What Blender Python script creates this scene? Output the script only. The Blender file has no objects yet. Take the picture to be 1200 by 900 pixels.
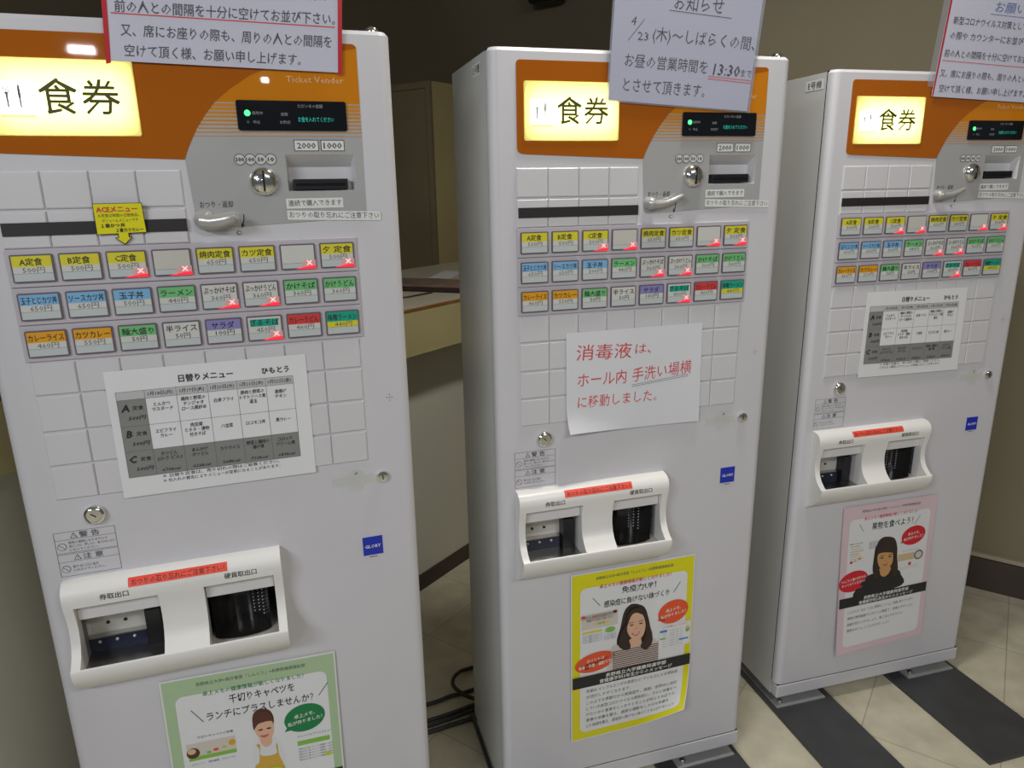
import bpy, math, random
from mathutils import Matrix, Vector
random.seed(4)
sc = bpy.context.scene
COL = sc.collection
PI = math.pi

# ------------------------------------------------------------------ camera, world, lights, exposure
cam_d = bpy.data.cameras.new('camera')
cam_d.sensor_width = 36.0
cam_d.lens = 841.47 / 1200 * 36.0
cam_d.clip_start = 0.02
cam = bpy.data.objects.new('camera', cam_d)
COL.objects.link(cam)
CR = Vector((0.99985338, -0.00454429, -0.01650961))
CU = Vector((0.0171236, 0.26534257, 0.96400213))
CF = Vector((0.0, 0.96414349, -0.26538148))
cam.matrix_world = Matrix(((CR.x, CU.x, -CF.x, 0), (CR.y, CU.y, -CF.y, 0), (CR.z, CU.z, -CF.z, 1.38644), (0, 0, 0, 1)))
sc.camera = cam

sc.view_settings.view_transform = 'Standard'
sc.view_settings.look = 'None'
sc.view_settings.gamma = 1.0
sc.view_settings.use_curve_mapping = False
sc.view_settings.exposure = 0.0

world = bpy.data.worlds.new('world')
sc.world = world
world.use_nodes = True
world.node_tree.nodes['Background'].inputs[0].default_value = (0.80, 0.88, 1.0, 1)
world.node_tree.nodes['Background'].inputs[1].default_value = 0.11


def area(name, loc, target, sx, sy, power, color):
    d = bpy.data.lights.new(name, 'AREA')
    d.shape = 'RECTANGLE'
    d.size, d.size_y = sx, sy
    d.energy = power
    d.color = color
    o = bpy.data.objects.new(name, d)
    COL.objects.link(o)
    o.location = loc
    v = (Vector(target) - Vector(loc)).normalized()
    o.rotation_euler = v.to_track_quat('-Z', 'Y').to_euler()
    return o


# ceiling fluorescent lamps of the hall, in front of the machines, with two added fills among them
area('ceiling_or_fill_light', (-1.75, -1.7, 2.55), (0.0, 1.3, 0.9), 1.2, 0.28, 36, (0.90, 0.94, 1.0))
area('ceiling_or_fill_light', (0.40, -5.58, 2.62), (-0.57, 1.05, 1.57), 0.20, 0.055, 3.0, (1.0, 0.97, 0.94))
area('ceiling_or_fill_light', (2.38, -6.60, 2.62), (-0.35, 1.13, 1.54), 0.075, 0.05, 0.8, (1.0, 0.97, 0.94))
area('ceiling_or_fill_light', (-1.6, -5.2, 2.6), (0.3, 1.3, 0.8), 1.2, 0.3, 41, (0.86, 0.92, 1.0))  # added fill lamp, lifts the machine fronts
dn = area('ceiling_or_fill_light', (0.45, 1.31, 2.68), (0.25, 1.62, 0.0), 0.20, 0.20, 10.5, (1.0, 0.97, 0.90))   # downlight above the middle machine
dn.data.spread = math.radians(135)
area('ceiling_or_fill_light', (1.35, -0.9, 2.62), (1.05, 1.1, 0.0), 1.2, 0.28, 19, (1.0, 0.98, 0.95))  # added fill lamp, brightens the floor before the right machine


# ------------------------------------------------------------------ materials
def mat(name, col, rough=0.5, metal=0.0, emit=None, es=0.0, coat=0.0, spec=0.5, var=0.0, vscale=30.0, bump=0.0, bscale=200.0, alpha=1.0, trans=0.0):
    m = bpy.data.materials.new(name)
    m.use_nodes = True
    nt = m.node_tree
    b = nt.nodes['Principled BSDF']
    b.inputs['Base Color'].default_value = (*col, 1)
    b.inputs['Roughness'].default_value = rough
    b.inputs['Metallic'].default_value = metal
    b.inputs['Specular IOR Level'].default_value = spec
    b.inputs['Coat Weight'].default_value = coat
    b.inputs['Coat Roughness'].default_value = 0.04
    b.inputs['Alpha'].default_value = alpha
    b.inputs['Transmission Weight'].default_value = trans
    if emit:
        b.inputs['Emission Color'].default_value = (*emit, 1)
        b.inputs['Emission Strength'].default_value = es
    if var > 0 or bump > 0:
        tc = nt.nodes.new('ShaderNodeTexCoord')
    if var > 0:
        n = nt.nodes.new('ShaderNodeTexNoise')
        n.inputs['Scale'].default_value = vscale
        n.inputs['Detail'].default_value = 4
        nt.links.new(tc.outputs['Object'], n.inputs['Vector'])
        r = nt.nodes.new('ShaderNodeValToRGB')
        r.color_ramp.elements[0].position = 0.3
        r.color_ramp.elements[1].position = 0.7
        r.color_ramp.elements[0].color = (*[c * (1 - var) for c in col], 1)
        r.color_ramp.elements[1].color = (*[min(1, c * (1 + var)) for c in col], 1)
        nt.links.new(n.outputs['Fac'], r.inputs['Fac'])
        nt.links.new(r.outputs['Color'], b.inputs['Base Color'])
    if bump > 0:
        n2 = nt.nodes.new('ShaderNodeTexNoise')
        n2.inputs['Scale'].default_value = bscale
        nt.links.new(tc.outputs['Object'], n2.inputs['Vector'])
        bp = nt.nodes.new('ShaderNodeBump')
        bp.inputs['Strength'].default_value = bump
        bp.inputs['Distance'].default_value = 0.002
        nt.links.new(n2.outputs['Fac'], bp.inputs['Height'])
        nt.links.new(bp.outputs['Normal'], b.inputs['Normal'])
    return m


WHITE = mat('machine_white', (0.605, 0.59, 0.615), 0.42, var=0.02, vscale=6, bump=0.05, bscale=900)
COVER = mat('cover_white', (0.625, 0.61, 0.625), 0.35, var=0.015, vscale=9)
BODYG = mat('body_white', (0.56, 0.56, 0.54), 0.4, var=0.02, vscale=6)
CREAM = mat('dispenser_cream', (0.80, 0.78, 0.75), 0.35, var=0.01, vscale=9)
FLAPM = mat('flap_white', (0.66, 0.64, 0.64), 0.3)
LILAC = mat('button_frame_lilac', (0.50, 0.465, 0.50), 0.4, var=0.02, vscale=9)
BEZEL = mat('bezel_dark', (0.13, 0.105, 0.125), 0.4, var=0.03, vscale=40)
CLEARLINE = mat('cover_edge', (0.80, 0.79, 0.80), 0.2)
ORANGE = mat('orange_plate', (0.40, 0.105, 0.004), 0.03, coat=0.0, var=0.015, vscale=5)
ORANGE2 = mat('orange_plate_light', (0.60, 0.205, 0.006), 0.02, coat=0.0, var=0.015, vscale=5)
TVM = mat('header_print', (0.78, 0.50, 0.28), 0.2)
STRIPE = mat('orange_stripe', (0.58, 0.24, 0.03), 0.15)
PANELG = mat('panel_grey', (0.48, 0.475, 0.47), 0.25, metal=0.25, var=0.02, vscale=7)


def acrylic(name, col, wt):
    """translucent sheet lit from behind"""
    m = mat(name, col, 0.15, var=0.01)
    nt = m.node_tree
    b = nt.nodes['Principled BSDF']
    t = nt.nodes.new('ShaderNodeBsdfTranslucent')
    t.inputs['Color'].default_value = (*col, 1)
    mx = nt.nodes.new('ShaderNodeMixShader')
    mx.inputs[0].default_value = wt
    nt.links.new(b.outputs[0], mx.inputs[1])
    nt.links.new(t.outputs[0], mx.inputs[2])
    nt.links.new(mx.outputs[0], nt.nodes['Material Output'].inputs['Surface'])
    return m


SIGNY = acrylic('sign_acrylic_yellow', (0.95, 0.89, 0.31), 0.8)
SIGNW = acrylic('sign_acrylic_white', (0.95, 0.95, 0.92), 0.8)
SIGNL = acrylic('sign_acrylic_amber', (0.95, 0.66, 0.06), 0.6)
BOXW = mat('sign_box_white', (0.85, 0.85, 0.82), 0.6)
TUBEM = mat('sign_lamp', (0.9, 0.9, 0.9), 0.5, emit=(1.0, 1.0, 0.92), es=4.6)
SIGNT = mat('sign_lettering', (0.055, 0.06, 0.004), 0.5)
FORK = mat('sign_cutlery', (0.10, 0.13, 0.16), 0.5)
BLACK = mat('black_plastic', (0.012, 0.012, 0.014), 0.35, var=0.05, vscale=30)
STRIPB = mat('black_strip', (0.018, 0.014, 0.014), 0.5, var=0.05, vscale=30)
GLOSSB = mat('display_black', (0.006, 0.007, 0.009), 0.06, var=0.05)
GREEN = mat('led_green', (0.05, 0.8, 0.15), 0.3, emit=(0.05, 1.0, 0.16), es=3.0)
DIMG = mat('led_dim', (0.03, 0.10, 0.05), 0.3)
TEAL = mat('display_teal', (0.02, 0.3, 0.25), 0.3, emit=(0.03, 0.55, 0.42), es=0.55)
DISPT = mat('display_print', (0.30, 0.31, 0.32), 0.5)
CHROME = mat('chrome', (0.80, 0.79, 0.76), 0.12, metal=1.0, var=0.02)
STEEL = mat('steel', (0.46, 0.45, 0.43), 0.28, metal=1.0, var=0.05, vscale=30)
PLSTEEL = mat('plate_steel', (0.42, 0.43, 0.42), 0.35, metal=0.35, var=0.05, vscale=30)
LEVERM = mat('lever_grey', (0.46, 0.45, 0.43), 0.28, metal=0.35, var=0.02)
DARK = mat('cavity_dark', (0.02, 0.019, 0.018), 0.3, var=0.05)
DARKMET = mat('cavity_smoked', (0.06, 0.058, 0.055), 0.15, metal=0.6, var=0.05)
PLATE = mat('cavity_plate', (0.68, 0.65, 0.58), 0.35, metal=0.2, var=0.05)
NAVY = mat('cavity_blue_bar', (0.018, 0.022, 0.045), 0.3, var=0.05)
STUD = mat('cavity_stud', (0.75, 0.75, 0.76), 0.3, metal=0.5)
RINGF = mat('ring_fill', (0.58, 0.58, 0.56), 0.3)
SEAMSH = mat('seam_shade', (0.008, 0.008, 0.008), 0.7)  # near-black colour standing in for shade inside the door gaps
INK = mat('ink_black', (0.018, 0.018, 0.02), 0.6)
INKG = mat('ink_grey', (0.115, 0.11, 0.12), 0.6)
INKR = mat('ink_red', (0.62, 0.06, 0.06), 0.6)
INKB = mat('ink_blue', (0.10, 0.16, 0.36), 0.6)
INKW = mat('ink_white', (0.85, 0.84, 0.80), 0.5)
PENB = mat('pen_black', (0.075, 0.075, 0.09), 0.6)
PAPER = mat('paper_white', (0.70, 0.70, 0.74), 0.55, var=0.012, vscale=12)
PAPERM = mat('paper_menu', (0.74, 0.74, 0.75), 0.55, var=0.012, vscale=12)
LAMI = mat('laminated_paper', (0.56, 0.56, 0.66), 0.22, var=0.015, vscale=12)
LAMI2 = mat('laminated_paper_bluish', (0.44, 0.45, 0.55), 0.22, var=0.015, vscale=12)
LAMC = mat('laminate_margin', (0.42, 0.44, 0.52), 0.12, alpha=0.35)
RED = mat('red_tape', (0.50, 0.012, 0.02), 0.3, var=0.03)
REDL = mat('red_label', (0.85, 0.085, 0.05), 0.4, var=0.02)
LABW = mat('label_white', (0.72, 0.72, 0.70), 0.45)
BLUE = mat('badge_blue', (0.012, 0.03, 0.42), 0.3, var=0.02)
LAMPR = mat('sold_out_glow', (0.8, 0.02, 0.03), 0.3, emit=(1.0, 0.02, 0.045), es=1.1)
LAMPP = mat('sold_out_halo', (0.62, 0.40, 0.39), 0.3, emit=(1.0, 0.06, 0.08), es=0.10)  # halo around the lit cross, put into colour and a weak glow
LAMPX = mat('sold_out_cross', (1.0, 0.5, 0.5), 0.3, emit=(1.0, 0.40, 0.42), es=1.1)
TAPE = mat('clear_tape', (0.72, 0.73, 0.69), 0.25, alpha=0.6)
KEYP = mat('key_paper', (0.60, 0.60, 0.56), 0.35, coat=0.3)
KEYB = mat('key_grey_blue', (0.52, 0.56, 0.56), 0.3, coat=0.3)
KYEL = mat('key_yellow', (0.68, 0.61, 0.03), 0.35, coat=0.3)
KBLU = mat('key_blue', (0.20, 0.43, 0.68), 0.35, coat=0.3)
KGRN = mat('key_green', (0.17, 0.50, 0.19), 0.35, coat=0.3)
KORG = mat('key_orange', (0.72, 0.33, 0.01), 0.35, coat=0.3)
KPUR = mat('key_purple', (0.24, 0.22, 0.48), 0.35, coat=0.3)
KTEA = mat('key_teal', (0.01, 0.36, 0.25), 0.35, coat=0.3)
KRED = mat('key_red', (0.64, 0.05, 0.05), 0.35, coat=0.3)
KWHT = mat('key_blank', (0.56, 0.54, 0.49), 0.35, coat=0.3)
ACEY = mat('tag_yellow', (0.76, 0.70, 0.005), 0.45, var=0.02)
SKIN = mat('print_skin', (0.72, 0.43, 0.29), 0.5)
SKIN2 = mat('print_skin_warm', (0.60, 0.32, 0.12), 0.5)
HAIR = mat('print_hair', (0.035, 0.018, 0.014), 0.5)
HAIRB = mat('print_hair_brown', (0.10, 0.03, 0.02), 0.5)
LIPS = mat('print_lips', (0.55, 0.09, 0.09), 0.5)
PYEL = mat('poster_yellow', (0.72, 0.66, 0.005), 0.4, var=0.01)
PGRN = mat('poster_green', (0.40, 0.54, 0.33), 0.4, var=0.01)
PPNK = mat('poster_pink', (0.70, 0.53, 0.58), 0.4, var=0.01)
BUBO = mat('bubble_orange', (0.76, 0.09, 0.025), 0.4)
BUBR = mat('bubble_red', (0.62, 0.012, 0.03), 0.4)
BUBG = mat('bubble_green', (0.005, 0.20, 0.06), 0.4)
APRON = mat('print_apron', (0.62, 0.38, 0.05), 0.5)
CABB = mat('print_cabbage', (0.50, 0.60, 0.02), 0.5)
PRG = mat('print_green', (0.22, 0.48, 0.07), 0.5)
PRT = mat('print_tan', (0.62, 0.47, 0.27), 0.5)
PRP = mat('print_pale', (0.62, 0.56, 0.50), 0.5)
PRB = mat('print_blue', (0.05, 0.25, 0.60), 0.5)
TBLG = mat('table_grey', (0.23, 0.23, 0.22), 0.55)
TBLL = mat('table_light', (0.50, 0.50, 0.50), 0.55)


# ------------------------------------------------------------------ text
_tc = {}


def glyphs(s, bold=0.0, shear=0.0):
    k = (s, bold, shear)
    if k in _tc:
        return _tc[k]
    cu = bpy.data.curves.new('lettering', 'FONT')
    cu.body = s
    cu.resolution_u = 1
    cu.shear = shear
    o = bpy.data.objects.new('lettering', cu)
    COL.objects.link(o)
    dg = bpy.context.evaluated_depsgraph_get()
    me = bpy.data.meshes.new_from_object(o.evaluated_get(dg))
    vs = [(v.co.x, v.co.y) for v in me.vertices]
    fs = [tuple(p.vertices) for p in me.polygons]
    bpy.data.objects.remove(o)
    bpy.data.curves.remove(cu)
    bpy.data.meshes.remove(me)
    # drop a trailing advance: use bounding box
    xs = [v[0] for v in vs] or [0, 1]
    _tc[k] = (vs, fs, min(xs), max(xs))
    return _tc[k]


def smooth(pts, n=5):
    out = []
    L = len(pts)
    for i in range(L):
        p0, p1, p2, p3 = pts[i - 1], pts[i], pts[(i + 1) % L], pts[(i + 2) % L]
        for j in range(n):
            t = j / n
            out.append(tuple(0.5 * (2 * b + (c - a) * t + (2 * a - 5 * b + 4 * c - d) * t * t + (3 * b - a - 3 * c + d) * t ** 3)
                             for a, b, c, d in zip(p0, p1, p2, p3)))
    return out


def ell(cx, cy, rx, ry, n=28, rot=0.0):
    c, s = math.cos(rot), math.sin(rot)
    return [(cx + rx * math.cos(2 * PI * i / n) * c - ry * math.sin(2 * PI * i / n) * s,
             cy + rx * math.cos(2 * PI * i / n) * s + ry * math.sin(2 * PI * i / n) * c) for i in range(n)]


def rrect(x0, y0, x1, y1, r, n=5):
    out = []
    for cx, cy, a in ((x1 - r, y1 - r, 0), (x0 + r, y1 - r, 90), (x0 + r, y0 + r, 180), (x1 - r, y0 + r, 270)):
        for i in range(n + 1):
            t = math.radians(a + 90 * i / n)
            out.append((cx + r * math.cos(t), cy + r * math.sin(t)))
    return out


def ccw(pts):
    a = sum(pts[i - 1][0] * pts[i][1] - pts[i][0] * pts[i - 1][1] for i in range(len(pts)))
    return list(pts) if a > 0 else list(pts)[::-1]


# ------------------------------------------------------------------ mesh builder
class MB:
    def __init__(s):
        s.v, s.f, s.mi, s.mats, s.sm = [], [], [], [], []

    def idx(s, m):
        if m not in s.mats:
            s.mats.append(m)
        return s.mats.index(m)

    def add(s, vs, fs, m, smooth=False):
        b = len(s.v)
        k = s.idx(m)
        s.v += [tuple(v) for v in vs]
        for f in fs:
            s.f.append(tuple(b + i for i in f))
            s.mi.append(k)
            s.sm.append(smooth)
        return s

    def box(s, x0, x1, y0, y1, z0, z1, m, skip=()):
        vs = [(x0, y0, z0), (x1, y0, z0), (x1, y1, z0), (x0, y1, z0), (x0, y0, z1), (x1, y0, z1), (x1, y1, z1), (x0, y1, z1)]
        fs = {'b': (0, 3, 2, 1), 't': (4, 5, 6, 7), 'f': (0, 1, 5, 4), 'r': (1, 2, 6, 5), 'k': (2, 3, 7, 6), 'l': (3, 0, 4, 7)}
        return s.add(vs, [fs[k] for k in fs if k not in skip], m)

    def flat(s, pts, w, m):                       # face looking along -y
        p = ccw(pts)
        return s.add([(a, w, b) for a, b in p], [tuple(range(len(p)))], m)

    def prism(s, pts, w0, w1, m, ms=None, back=False):
        p = ccw(pts)
        n = len(p)
        s.add([(a, w0, b) for a, b in p], [tuple(range(n))], m)
        vs = [(a, w0, b) for a, b in p] + [(a, w1, b) for a, b in p]
        s.add(vs, [(i, i + n, (i + 1) % n + n, (i + 1) % n) for i in range(n)], ms or m)
        if back:
            s.add([(a, w1, b) for a, b in p], [tuple(range(n))[::-1]], ms or m)
        return s

    def extrude_u(s, prof, u0, u1, m, smooth=False):   # prof: (w, z) polygon, extruded along u
        p = ccw(prof)
        n = len(p)
        vs = [(u0, a, b) for a, b in p] + [(u1, a, b) for a, b in p]
        s.add(vs, [(i, (i + 1) % n, (i + 1) % n + n, i + n) for i in range(n)], m, smooth)
        s.add([(u0, a, b) for a, b in p], [tuple(range(n))[::-1]], m)
        s.add([(u1, a, b) for a, b in p], [tuple(range(n))], m)
        return s

    def lathe(s, c, prof, m, n=32, axis='-y', smooth=True):  # prof: (radius, distance along axis)
        rows = []
        for r, d in prof:
            row = []
            for i in range(n):
                t = 2 * PI * i / n
                a, b = r * math.cos(t), r * math.sin(t)
                if axis == '-y':
                    row.append((c[0] + a, c[1] - d, c[2] + b))
                else:
                    row.append((c[0] + a, c[1] + b, c[2] + d))
            rows.append(row)
        vs = [p for r in rows for p in r]
        fs = []
        for j in range(len(rows) - 1):
            for i in range(n):
                a, b = j * n + i, j * n + (i + 1) % n
                fs.append((a, b, b + n, a + n))
        s.add(vs, fs, m, smooth)
        s.add(rows[-1], [tuple(range(n))], m)
        return s

    def tube(s, path, r, m, n=8, closed_ends=True, rads=None):
        P = [Vector(p) for p in path]
        rows = []
        up = Vector((0, 0, 1))
        for i, p in enumerate(P):
            d = (P[min(i + 1, len(P) - 1)] - P[max(i - 1, 0)]).normalized()
            a = d.cross(up)
            if a.length < 1e-4:
                a = d.cross(Vector((0, 1, 0)))
            a.normalize()
            b = a.cross(d)
            rr = rads[i] if rads else r
            rows.append([p + a * (rr * math.cos(2 * PI * k / n)) + b * (rr * math.sin(2 * PI * k / n)) for k in range(n)])
        vs = [q for row in rows for q in row]
        fs = []
        for j in range(len(rows) - 1):
            for i in range(n):
                a, b = j * n + i, j * n + (i + 1) % n
                fs.append((b, a, a + n, b + n))
        s.add(vs, fs, m, True)
        s.add(rows[0], [tuple(range(n))], m)
        s.add(rows[-1], [tuple(range(n))[::-1]], m)
        return s

    def text(s, t, u, z, size, m, w, align='c', bold=0.0, shear=0.0, width=None, fn=None, axis_u=False):
        vs, fs, x0, x1 = glyphs(t, bold, shear)
        sx = size if width is None else width / max(1e-6, (x1 - x0))
        ox = {'c': -(x0 + x1) / 2, 'l': -x0, 'r': -x1}[align]
        b = bold
        strikes = [(0, 0)] if not b else [(-b, -b), (b, b)] if b < 0.02 else [(-b, -b), (b, b), (-b, b), (b, -b)]
        for k, (dx, dy) in enumerate(strikes):       # heavier weight: overlapping strikes, each a hair above the last
            pts = [(u + (x + dx + ox) * sx, z + (y + dy - 0.36) * size) for x, y in vs]
            vv = [fn(a, c) for a, c in pts] if fn else [(a, w, c) for a, c in pts]
            lift = 0.00007 * k
            s.add([(p[0] - (lift if axis_u else 0), p[1] - (0 if axis_u else lift), p[2]) for p in vv], fs, m)
        return s

    def build(s, name, parent=None, off=(0, 0, 0), bevel=0.0, angle=None, seg=2):
        me = bpy.data.meshes.new(name)
        me.from_pydata([(x - off[0], y - off[1], z - off[2]) for x, y, z in s.v], [], s.f)
        for m in s.mats:
            me.materials.append(m)
        me.polygons.foreach_set('material_index', s.mi)
        me.polygons.foreach_set('use_smooth', s.sm)
        me.update()
        if angle is not None:
            me.set_sharp_from_angle(angle=math.radians(angle))
        o = bpy.data.objects.new(name, me)
        COL.objects.link(o)
        if parent:
            o.parent = parent
        if bevel:
            b = o.modifiers.new('bevel', 'BEVEL')
            b.width = bevel
            b.segments = seg
            b.limit_method = 'ANGLE'
            b.angle_limit = math.radians(40)
        return o


def tag(o, label=None, cat=None, group=None, kind=None):
    if label: o['label'] = label
    if cat: o['category'] = cat
    if group: o['group'] = group
    if kind: o['kind'] = kind
    return o


def empty(name, loc, rz=0.0):
    o = bpy.data.objects.new(name, None)
    COL.objects.link(o)
    o.location = loc
    o.rotation_euler = (0, 0, rz)
    o.empty_display_size = 0.1
    return o


def dup(root):
    r = root.copy()
    COL.objects.link(r)
    for ch in list(root.children):
        c = ch.copy()
        COL.objects.link(c)
        c.parent = r
        for g in list(ch.children):
            d = g.copy()
            COL.objects.link(d)
            d.parent = c
    return r


# room axes: U points from the hall towards the right-hand wall, V runs along that wall to the right
TH = math.radians(55)
UX, UY = math.cos(TH), math.sin(TH)


def room(u, v, z=0.0):
    return (u * UX + v * UY, u * UY - v * UX, z)


ROOMROT = Matrix(((UX, UY, 0), (UY, -UX, 0), (0, 0, 1)))   # mirrored frame: only for coordinates


def rbox(mb, u0, u1, v0, v1, z0, z1, m):
    c = [room(u, v, z) for z in (z0, z1) for u, v in ((u0, v0), (u0, v1), (u1, v1), (u1, v0))]
    return mb.add(c, [(0, 3, 2, 1), (4, 5, 6, 7), (0, 1, 5, 4), (1, 2, 6, 5), (2, 3, 7, 6), (3, 0, 4, 7)], m)


# ------------------------------------------------------------------ the setting
def wall_mat(name, col):
    m = mat(name, col, 0.75, var=0.05, vscale=2.5, bump=0.12, bscale=260)
    return m


WALLM = wall_mat('wall_plaster', (0.235, 0.198, 0.125))
WALLK = wall_mat('wall_back_brown', (0.165, 0.132, 0.08))
TRIMD = mat('baseboard_brown', (0.055, 0.038, 0.03), 0.45, var=0.1, vscale=8)
TRIML = mat('trim_tan', (0.42, 0.36, 0.26), 0.5, var=0.03)


def floor_mat():
    m = bpy.data.materials.new('floor_tiles')
    m.use_nodes = True
    nt = m.node_tree
    b = nt.nodes['Principled BSDF']
    tc = nt.nodes.new('ShaderNodeTexCoord')
    mp = nt.nodes.new('ShaderNodeMapping')
    mp.inputs['Rotation'].default_value = (0, 0, -TH)
    mp.inputs['Location'].default_value = (-2.402 + 0.305 * 20, 0.14 + 0.305 * 20, 0)
    br = nt.nodes.new('ShaderNodeTexBrick')
    br.offset = 0.0
    br.squash = 1.0
    br.inputs['Scale'].default_value = 1.0
    br.inputs['Brick Width'].default_value = 0.305
    br.inputs['Row Height'].default_value = 0.305
    br.inputs['Mortar Size'].default_value = 0.0016
    br.inputs['Mortar Smooth'].default_value = 0.3
    br.inputs['Color1'].default_value = (0.60, 0.56, 0.43, 1)
    br.inputs['Color2'].default_value = (0.66, 0.62, 0.485, 1)
    br.inputs['Mortar'].default_value = (0.40, 0.36, 0.27, 1)
    n = nt.nodes.new('ShaderNodeTexNoise')
    n.inputs['Scale'].default_value = 14
    n.inputs['Detail'].default_value = 8
    r = nt.nodes.new('ShaderNodeValToRGB')
    r.color_ramp.elements[0].position = 0.25
    r.color_ramp.elements[0].color = (0.80, 0.79, 0.76, 1)
    r.color_ramp.elements[1].position = 0.7
    r.color_ramp.elements[1].color = (1.06, 1.05, 1.03, 1)
    mx = nt.nodes.new('ShaderNodeMix')
    mx.data_type = 'RGBA'
    mx.blend_type = 'MULTIPLY'
    mx.inputs[0].default_value = 1.0
    nt.links.new(tc.outputs['Object'], mp.inputs['Vector'])
    nt.links.new(mp.outputs['Vector'], br.inputs['Vector'])
    nt.links.new(tc.outputs['Object'], n.inputs['Vector'])
    nt.links.new(n.outputs['Fac'], r.inputs['Fac'])
    nt.links.new(br.outputs['Color'], mx.inputs[6])
    nt.links.new(r.outputs['Color'], mx.inputs[7])
    nt.links.new(mx.outputs[2], b.inputs['Base Color'])
    b.inputs['Roughness'].default_value = 0.38
    return m


mb = MB()
rbox(mb, -9, 5.2, -6, 4.5, -0.1, 0.0, floor_mat())
tag(mb.build('floor'), kind='structure')
mb = MB()
rbox(mb, -0.6, 5.2, -6, 4.5, 2.75, 2.85, mat('ceiling_white', (0.6, 0.58, 0.53), 0.8, var=0.03, vscale=3))
tag(mb.build('ceiling'), kind='structure')
mb = MB()
rbox(mb, 2.777, 2.92, -1.02, 4.5, 0, 2.75, WALLM)
tag(mb.build('wall_right'), kind='structure')
mb = MB()
rbox(mb, 3.7, 3.85, -4.6, -1.02, 0, 2.75, WALLK)
rbox(mb, 2.92, 3.85, -1.02, -0.9, 0, 2.75, WALLK)
tag(mb.build('wall_back'), kind='structure')
mb = MB()
rbox(mb, -3.0, 3.7, -4.75, -4.6, 0, 2.75, WALLK)
tag(mb.build('wall_left'), kind='structure')
mb = MB()
rbox(mb, 2.755, 2.777, -1.02, 4.5, 0, 0.115, TRIMD)
tag(mb.build('baseboard_right'), kind='structure')
mb = MB()
rbox(mb, 2.762, 2.777, -1.02, 4.5, 0.1165, 0.131, TRIML)
tag(mb.build('trim_1'), kind='structure')

mb = MB()
mb.box(-1.22, -0.95, 0.60, 0.82, 0.0, 2.75, WALLM)  # unseen pillar, added to keep lamp light off the counter's left end
tag(mb.build('shade_pillar'), kind='structure')
# ---- the service counter behind the machines
FASC = mat('counter_laminate', (0.56, 0.48, 0.25), 0.45, var=0.05, vscale=5)
CTOP = mat('counter_top_laminate', (0.56, 0.52, 0.41), 0.35, var=0.05, vscale=4)
CEDGE = mat('counter_worn_edge', (0.30, 0.12, 0.03), 0.5, var=0.3, vscale=20)
CPANEL = mat('counter_panel_cream', (0.72, 0.70, 0.60), 0.5, var=0.03, vscale=3)
VC = -1.582
cnt = empty('service_counter', room(1.2, -2.0))
tag(cnt, 'long service counter with beige laminate edge and cream front panel behind the machines', 'counter')
OFFC = room(1.2, -2.0)
mb = MB()
rbox(mb, -2.2, 3.3, -2.25, VC + 0.104, 0.889, 1.027, FASC)
mb.build('fascia', cnt, OFFC)
mb = MB()
rbox(mb, -2.2, 3.3, -2.25, VC + 0.106, 1.027, 1.033, CEDGE)
rbox(mb, -2.2, 3.3, -2.248, VC + 0.094, 1.0331, 1.0350, CTOP)
mb.build('counter_top', cnt, OFFC)
mb = MB()
rbox(mb, -2.2, 3.3, -2.23, VC - 0.006, 0.06, 0.889, CPANEL)
mb.build('front_panel', cnt, OFFC)
mb = MB()
rbox(mb, -2.2, 3.3, -2.23, VC, 0.0, 0.06, TRIMD)
mb.build('kick_board', cnt, OFFC)

# ---- tall cabinet beyond the counter
CABD = mat('cabinet_brown', (0.19, 0.15, 0.085), 0.5, var=0.06, vscale=4)
CABL = mat('cabinet_beige', (0.44, 0.36, 0.17), 0.5, var=0.05, vscale=4)
c0 = room(2.841, -2.445)
cab = empty('tall_cabinet', c0)
tag(cab, 'tall brown cabinet with a beige side standing behind the service counter', 'cabinet')
mb = MB()
rbox(mb, 2.856, 3.45, -3.25, -2.445, 0, 1.885, CABL)
mb.build('carcass', cab, c0)
mb = MB()
rbox(mb, 2.841, 2.856, -3.25, -2.445, 1.855, 1.885, CABD)
rbox(mb, 2.841, 2.856, -3.25, -2.445, 0.0, 0.08, CABD)
rbox(mb, 2.841, 2.856, -2.475, -2.445, 0.08, 1.855, CABD)
rbox(mb, 2.841, 2.856, -3.25, -3.22, 0.08, 1.855, CABD)
mb.build('door_frame', cab, c0)
mb = MB()
rbox(mb, 2.847, 2.8555, -3.214, -2.481, 0.086, 1.849, CABD)
mb.build('door', cab, c0)

# ---- things on the counter
TRAYM = mat('tray_dark_brown', (0.05, 0.028, 0.026), 0.4, var=0.15, vscale=15)
TRAYT = mat('tray_worn_top', (0.20, 0.135, 0.11), 0.4, var=0.25, vscale=25)
fo = empty('document_folder', (-0.235, 2.625, 1.0351), math.radians(-20))
tag(fo, 'dark brown folder lying on the counter between the left and middle machines', 'folder')
mb = MB()
pr = [(-0.130, 0.0), (0.130, 0.0), (0.130, 0.010), (0.060, 0.022), (-0.060, 0.026), (-0.118, 0.022), (-0.130, 0.014)]
mb.extrude_u(pr, -0.33, 0.33, TRAYT)
mb.build('cover', fo, bevel=0.003)
mb = MB()
mb.box(-0.20, 0.333, -0.1335, -0.090, 0.001, 0.0175, TRAYM)
sp_ = mb.build('spine', fo, bevel=0.003)
sp_['label'] = 'black spine'
mb = MB()
mb.add([(-0.11, -0.045, 0.0), (0.11, -0.045, 0.002), (0.11, 0.045, 0.006), (-0.11, 0.045, 0.002), (-0.11, -0.045, 0.0006), (0.11, -0.045, 0.0026), (0.11, 0.045, 0.0066), (-0.11, 0.045, 0.0026)],
       [(0, 3, 2, 1), (4, 5, 6, 7), (0, 1, 5, 4), (1, 2, 6, 5), (2, 3, 7, 6), (3, 0, 4, 7)], PAPERM)
sl = mb.build('paper_slip')
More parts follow.
